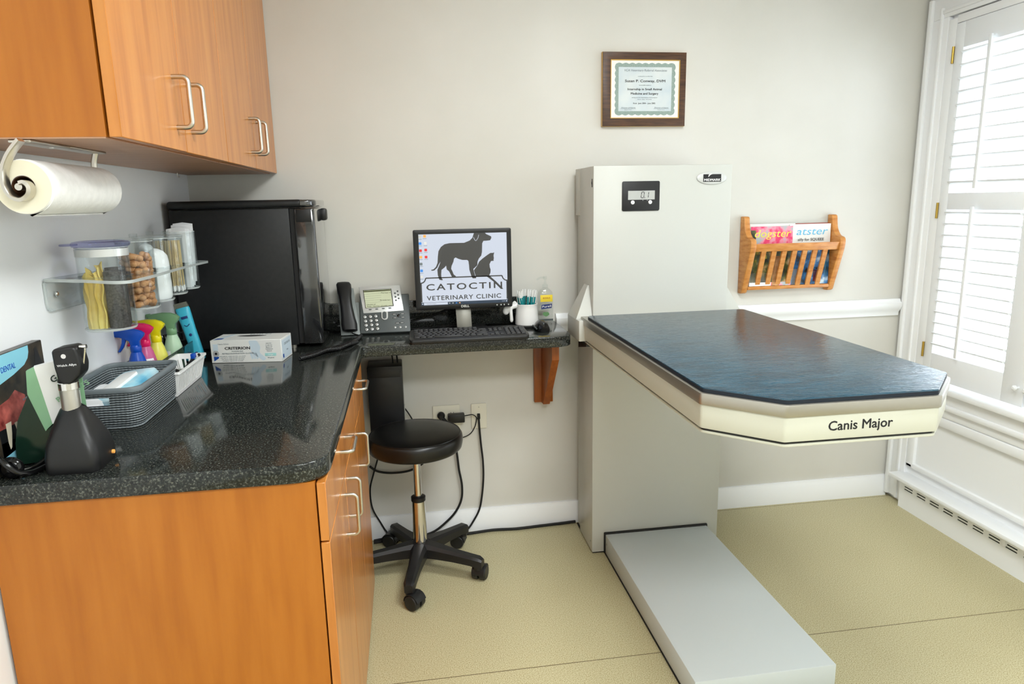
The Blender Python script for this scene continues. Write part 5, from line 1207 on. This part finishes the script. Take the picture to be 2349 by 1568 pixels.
for k in range(9 * 8): u = k / 72; P.append((cx0 + .004 + (cx1 - cx0 - .008) * u, cz0 + .004 - .0045 * abs(math.sin(PI * u * 9))))
for k in range(8 * 8): u = k / 64; P.append((cx1 - .004 + .0045 * abs(math.sin(PI * u * 8)), cz0 + .004 + (cz1 - cz0 - .008) * u))
for k in range(9 * 8): u = k / 72; P.append((cx1 - .004 - (cx1 - cx0 - .008) * u, cz1 - .004 + .0045 * abs(math.sin(PI * u * 9))))
for k in range(8 * 8): u = k / 64; P.append((cx0 + .004 - .0045 * abs(math.sin(PI * u * 8)), cz1 - .004 - (cz1 - cz0 - .008) * u))
G().plate(P, -.0166, -.0169, 'y', holes=[[(1.6595, 1.7515), (1.8795, 1.7515), (1.8795, 1.9180), (1.6595, 1.9180)]]).build('scalloped_border', 'cert_green', ct_)
G().box(1.6595, 1.8795, -.0168, -.0165, 1.7515, 1.9180).build('printed_field', 'cert_field', ct_)
Y = -.0171
text('VCA Veterinary Referral Associates', .0118, 'grey_ink', ct_, (1.770, Y, 1.9055), width=.176, shear=.25)
text('is pleased to certify that', .0045, 'grey_ink', ct_, (1.769, Y, 1.8835), width=.06)
text('Susan P. Conway, DVM', .0135, 'ink', ct_, (1.7695, Y, 1.8655), width=.166, bold=.00025)
text('has successfully completed an', .0045, 'grey_ink', ct_, (1.769, Y, 1.850), width=.05)
text('Internship in Small Animal', .0115, 'ink', ct_, (1.768, Y, 1.8345), width=.142, bold=.0002)
text('Medicine and Surgery', .0115, 'ink', ct_, (1.767, Y, 1.818), width=.114, bold=.0002)
text('having met the requirements of the program', .0045, 'grey_ink', ct_, (1.768, Y, 1.803), width=.105); text('this day of July', .0042, 'grey_ink', ct_, (1.768, Y, 1.796), width=.06)
text('from  June 2004 - June 2005', .0085, 'ink', ct_, (1.767, Y, 1.781), width=.092)
for xx in (1.700, 1.838):
    text('Director of Interns', .0075, 'grey_ink', ct_, (xx, Y, 1.764), width=.06, shear=.4); G().box(xx - .033, xx + .033, Y - .0001, Y + .0002, 1.7595, 1.7600).build('signature_line', 'grey_ink', ct_); text('Supervisor', .004, 'grey_ink', ct_, (xx, Y, 1.7565), width=.03)

# ------------------------------------------------------------------ magazine rack
t = thing('magazine_rack', 'slatted oak magazine rack on the back wall holding magazines', 'rack', (2.43, -0.04, 1.0))
sp = rpoly([(-.001, .998), (-.036, .998), (-.104, 1.195), (-.104, 1.232), (-.07, 1.238), (-.046, 1.262), (-.038, 1.29), (-.034, 1.325), (-.001, 1.325)], [.004, .015, .02, .018, .012, .03, .03, .012, .004], 5)
G().plate(sp, 2.208, 2.234, 'x', bev=.004).build('side_panel', 'oak', t)
G().plate(sp, 2.610, 2.636, 'x', bev=.004).build('side_panel', 'oak', t)
def rk(z): return -.040 - (z - 1.01) * (.060 / .2)
G().hexa([(2.234, rk(1.180), 1.180), (2.610, rk(1.180), 1.180), (2.610, rk(1.180) + .012, 1.180), (2.234, rk(1.180) + .012, 1.180)], [(2.234, rk(1.213), 1.213), (2.610, rk(1.213), 1.213), (2.610, rk(1.213) + .012, 1.213), (2.234, rk(1.213) + .012, 1.213)], .002).build('top_rail', 'oak', t)
G().box(2.234, 2.610, -.045, -.002, 1.014, 1.029, .003).build('bottom_rail', 'oak', t)
for k in range(7):
    xx = 2.2755 + .0465 * k
    G().hexa([(xx - .0105, rk(1.026) + .001, 1.026), (xx + .0105, rk(1.026) + .001, 1.026), (xx + .0105, rk(1.026) + .010, 1.026), (xx - .0105, rk(1.026) + .010, 1.026)], [(xx - .0105, rk(1.184) + .001, 1.184), (xx + .0105, rk(1.184) + .001, 1.184), (xx + .0105, rk(1.184) + .010, 1.184), (xx - .0105, rk(1.184) + .010, 1.184)]).build('slat', 'oak', t)
G().box(2.234, 2.610, -.010, -.001, 1.20, 1.225, .002).build('back_rail', 'oak', t)
def magazine(label, x0, x1, yb, yt, z1, cover, title, tcol, tx, tw, extra):
    t = thing('magazine', label, 'magazine', ((x0 + x1) / 2, yb, 1.03))
    z0 = 1.0305; n = Vector((0, -(z1 - z0), yt - yb)).normalized()
    def mp(u, v, k): return Vector((x0 + (x1 - x0) * u, yb + (yt - yb) * v, z0 + (z1 - z0) * v)) + n * k
    def q(pts, k0, k1): return G().loft([[mp(p[0], p[1], k) for p in pts] for k in (k0, k1)])
    q([(0, 0), (1, 0), (1, 1), (0, 1)], -.004, 0).build('pages', 'paper', t)
    c = q([(0, 0), (1, 0), (1, 1), (0, 1)], 0.0001, .0008).build('cover', cover, t)
    for pts, m, nm in extra: q(pts, .0009, .0012).build(nm, m, c)
    v = Vector((0, yt - yb, z1 - z0)).normalized()
    if title: text(title, .045, tcol, c, mp(tx, .875, .0016), (1, 0, 0), v, width=tw, shear=.2)
    return t
magazine('magazine with yellow masthead on pink cover, left side of the rack', 2.238, 2.428, -.046, -.040, 1.282, 'mag_pink', 'dogster', 'mag_yellow', .5, .165,
         [([(0, .06), (1, .06), (1, .62), (0, .62)], 'mag_green', 'cover_picture'), ([(0, 0), (.52, 0), (.52, .22), (0, .22)], 'paper', 'white_block'), ([(.0, .70), (.12, .70), (.12, .94), (0, .94)], 'mag_green', 'cover_grass'), ([(.04, .40), (.16, .40), (.16, .44), (.04, .44)], 'mag_yellow', 'cover_line'), ([(.04, .52), (.2, .52), (.2, .58), (.04, .58)], 'mag_yellow', 'cover_line'), ([(.30, .46), (.40, .46), (.40, .52), (.30, .52)], 'mag_yellow', 'cover_line'), ([(.54, .0), (.72, .0), (.72, .5), (.54, .5)], 'biscuit', 'dog_picture')])
mg = magazine('magazine with sky blue masthead on white cover, right side of the rack', 2.416, 2.606, -.040, -.034, 1.288, 'paper', 'atster', 'mag_sky', .53, .145,
         [([(0, .0), (1, .0), (1, .64), (0, .64)], 'mag_blue', 'cover_picture'), ([(.06, 0), (.34, 0), (.34, .26), (.06, .26)], 'paper', 'white_block'), ([(.62, .05), (.72, .05), (.72, .24), (.62, .24)], 'mag_red', 'cover_patch'), ([(.9, .1), (1, .1), (1, .6), (.9, .6)], 'mag_sky', 'cover_patch')])
c = [o for o in mg.children if o.name.startswith('cover')][0]
text('silly for SQUEEE', .016, 'ink', c, (2.515, -.0385, 1.222), (1, 0, 0), (0, .024, 1), width=.12)
magazine('white topped magazine standing behind the pink covered one', 2.242, 2.448, -.028, -.022, 1.292, 'paper', None, None, 0, 0, [])
magazine('magazine with thin red top edge behind the white covered one', 2.408, 2.609, -.026, -.018, 1.291, 'paper', None, None, 0, 0, [([(0, .97), (1, .955), (1, 1), (0, 1)], 'mag_red', 'red_edge')])

# ------------------------------------------------------------------ outlets, plugs, cables, computer
def plate_thing(name, label, x0, x1, z0, z1):
    t = thing(name, label, 'wall plate', ((x0 + x1) / 2, -.003, z0))
    G().plate(rrect(x0, x1, z0, z1, .004), -.0005, -.006, 'y', bev=.002).build('face_plate', 'ivory', t); return t
t = plate_thing('wall_outlet', 'double width ivory wall outlet behind the stool', .8715, .986, .460, .574)
for cx in (.907, .953):
    for cz in (.537, .497):
        s = G().plate([(cx + .0165 * math.cos(2 * PI * k / 24), cz + max(-.0135, min(.0135, .0165 * math.sin(2 * PI * k / 24)))) for k in range(24)], -.0055, -.0075, 'y').build('socket', 'ivory', t)
        for dx in (-.006, .006): G().box(cx + dx - .001, cx + dx + .001, -.0078, -.0074, cz - .001, cz + .007).build('slot', 'ink', s)
        G().lathe([(.0022, -.0074), (.0022, -.0078)], (cx, 0, cz - .007), 12, 'y').build('ground_hole', 'ink', s)
t = plate_thing('data_outlet', 'single ivory data outlet plate right of the power outlet', 1.033, 1.099, .463, .573)
G().box(1.058, 1.070, -.0065, -.0055, .518, .530).build('data_port', 'ink', t)
G().lathe([(.0024, -.006), (.0024, -.007)], (1.066, 0, .558), 10, 'y').build('screw', 'steel', t)
t = thing('power_adapter', 'black plug-in power adapter in the wall outlet', 'adapter', (.965, -.02, .52))
G().box(.934, 1.003, -.043, -.008, .505, .541, .004).build('case', 'black', t)
G().tube([(1.003, -.03, .531), (1.018, -.03, .533), (1.037, -.028, .533), (1.052, -.022, .52), (1.054, -.014, .505), (1.047, -.010, .475), (1.03, -.010, .448), (1.005, -.010, .433), (.97, -.012, .428), (.93, -.012, .43), (.88, -.012, .44), (.82, -.012, .455)], .0022, 8).build('cable', 'rubber', t)
t = thing('plug_lead', 'thick black power cord from the outlet down to the floor', 'cord', (.92, -.02, .5))
G().lathe([(.0155, -.008), (.0165, -.012), (.015, -.024), (.008, -.03)], (.906, 0, .533), 20, 'y').cyl((.908, -.022, .528), (.935, -.022, .498), .008, .005, 12).build('plug', 'rubber', t)
G().tube([(.935, -.022, .498), (.948, -.02, .47), (.958, -.02, .42), (.966, -.022, .36), (.972, -.024, .29), (.982, -.024, .22), (.977, -.024, .155), (.948, -.028, .10), (.902, -.03, .055), (.857, -.034, .025), (.81, -.036, .012), (.74, -.036, .009), (.66, -.03, .009), (.60, -.04, .009)], .0048, 10).build('cable', 'rubber', t)
t = thing('data_cable', 'thin black data cable hanging from the data outlet to the floor', 'cable', (1.065, -.02, .5))
G().box(1.058, 1.070, -.018, -.006, .508, .530, .002).build('connector', 'rubber', t)
G().tube([(1.064, -.015, .510), (1.065, -.02, .47), (1.069, -.022, .40), (1.075, -.024, .325), (1.075, -.024, .247), (1.067, -.024, .168), (1.054, -.026, .106), (1.03, -.028, .06), (1.0, -.032, .02), (.97, -.036, .007), (.90, -.04, .007)], .0042, 10).build('cable', 'rubber', t)
tag(G().tube([(.60, -.055, .008), (.68, -.048, .008), (.78, -.05, .008), (.87, -.056, .008), (1.0, -.050, .008), (1.11, -.038, .008), (1.21, -.045, .008), (1.32, -.038, .008), (1.41, -.032, .008), (1.479, -.030, .010)], .006, 10).build('floor_cable', 'rubber'), 'black cable lying on the floor along the back baseboard', 'cable')
tag(G().tube([(.60, -.02, .335), (.63, -.02, .311), (.68, -.02, .299), (.74, -.02, .299), (.78, -.02, .308), (.82, -.02, .33)], .0048, 10).build('loop_cable', 'rubber'), 'black cable loop on the wall just under the stool seat', 'cable')
tag(G().tube([(.655, -.018, .46), (.636, -.018, .37), (.614, -.018, .30), (.596, -.018, .232), (.60, -.02, .15), (.628, -.022, .085), (.66, -.03, .03), (.70, -.045, .0085)], .0034, 8).build('hanging_cable', 'rubber'), 'thin black cable hanging beside the far base cabinet', 'cable')
t = thing('computer_tower', 'black computer tower mounted under the worktop behind the stool', 'computer', (.69, -.09, .53))
G().box(.622, .7565, -.152, -.028, .523, .789, .004).build('case', 'black', t)
G().box(.7555, .7590, -.06, -.032, .555, .60, .001).build('port_bracket', 'silver_plastic', t)
for xx in (.722, .740): G().tube([(xx, -.10, .789), (xx - .004, -.08, .83), (xx - .01, -.06, .872)], .003, 8).build('cable', 'rubber', t)
G().box(.63, .75, -.1535, -.1515, .745, .780, .001).build('drive_bay', 'black', t)
tag(G().tube([(.757, -.045, .585), (.770, -.03, .56), (.786, -.022, .526), (.80, -.02, .48), (.81, -.02, .43)], .0028, 8).build('network_cable', 'rubber'), 'thin black cable from the side of the computer tower', 'cable')
tag(G().tube([(.80, -.06, .9165), (.86, -.055, .9165), (.90, -.04, .9165), (.95, -.035, .9165), (1.0, -.034, .9165), (1.06, -.034, .9165), (1.10, -.04, .9165)], .0026, 8).build('desk_cable', 'rubber'), 'thin black cable on the worktop behind the monitor stand', 'cable')
tag(G().tube([(1.00, -.10, 1.03), (.96, -.045, .99), (.90, -.035, .965), (.84, -.034, .95), (.80, -.032, .94)], .003, 8).build('monitor_cable', 'rubber'), 'black cable hanging from the back of the monitor', 'cable')
# ------------------------------------------------------------------ lamps, daylight, camera
def ceiling_fixture(x, y, sx, sy, power, label):
    t = thing('ceiling_light', label, 'light', (x, y, ZCL - 0.03), 'ceiling light panels')
    G().plate(rrect(x - sx / 2 - 0.03, x + sx / 2 + 0.03, y - sy / 2 - 0.03, y + sy / 2 + 0.03, 0.01), ZCL - 0.03, ZCL - 0.001, 'z', holes=[[(x - sx / 2, y - sy / 2), (x + sx / 2, y - sy / 2), (x + sx / 2, y + sy / 2), (x - sx / 2, y + sy / 2)]]).build('frame', 'trim', t)
    G().box(x - sx / 2, x + sx / 2, y - sy / 2, y + sy / 2, ZCL - 0.012, ZCL - 0.002).build('diffuser', 'lamp', t)
    d = bpy.data.lights.new('ceiling_lamp', 'AREA'); d.shape = 'RECTANGLE'; d.size = sx; d.size_y = sy; d.energy = power; d.color = (0.94, 0.985, 1.0)
    o = bpy.data.objects.new('ceiling_lamp', d); COL.objects.link(o); o.location = (x, y, ZCL - 0.032)
ceiling_fixture(1.55, -1.65, 0.6, 0.6, 26, 'square ceiling light panel over the middle of the room')
ceiling_fixture(1.45, -3.25, 1.2, 0.6, 50, 'long fill light panel added on the ceiling behind the camera')  # unseen fill source, added to brighten surfaces that face the camera
w = bpy.data.worlds.new('daylight'); scn.world = w; w.use_nodes = True
bg = w.node_tree.nodes['Background']; bg.inputs['Color'].default_value = (0.87, 0.94, 1.0, 1); bg.inputs['Strength'].default_value = 7.5
d = bpy.data.lights.new('window_daylight', 'AREA'); d.shape = 'RECTANGLE'; d.size = 1.5; d.size_y = 1.1
d.cycles.is_portal = True
o = bpy.data.objects.new('window_daylight', d); COL.objects.link(o); o.location = (XR + 0.15, (WY0 + WY1) / 2, (WZ0 + WZ1) / 2); o.rotation_euler = (0, math.radians(90), 0)

cam = bpy.data.cameras.new('camera'); cam.sensor_fit = 'HORIZONTAL'; cam.sensor_width = 36.0
cam.lens = 1578.585 / 2349 * 36.0; cam.clip_start = 0.02
co = bpy.data.objects.new('camera', cam); COL.objects.link(co)
co.location = (0.8010, -2.7954, 1.4067); co.rotation_mode = 'XYZ'; co.rotation_euler = (1.3695, 0.0196, -0.1509)
scn.camera = co
scn.view_settings.view_transform = 'Standard'; scn.view_settings.look = 'None'; scn.view_settings.gamma = 1.0
scn.view_settings.use_curve_mapping = False; scn.view_settings.exposure = 0.2
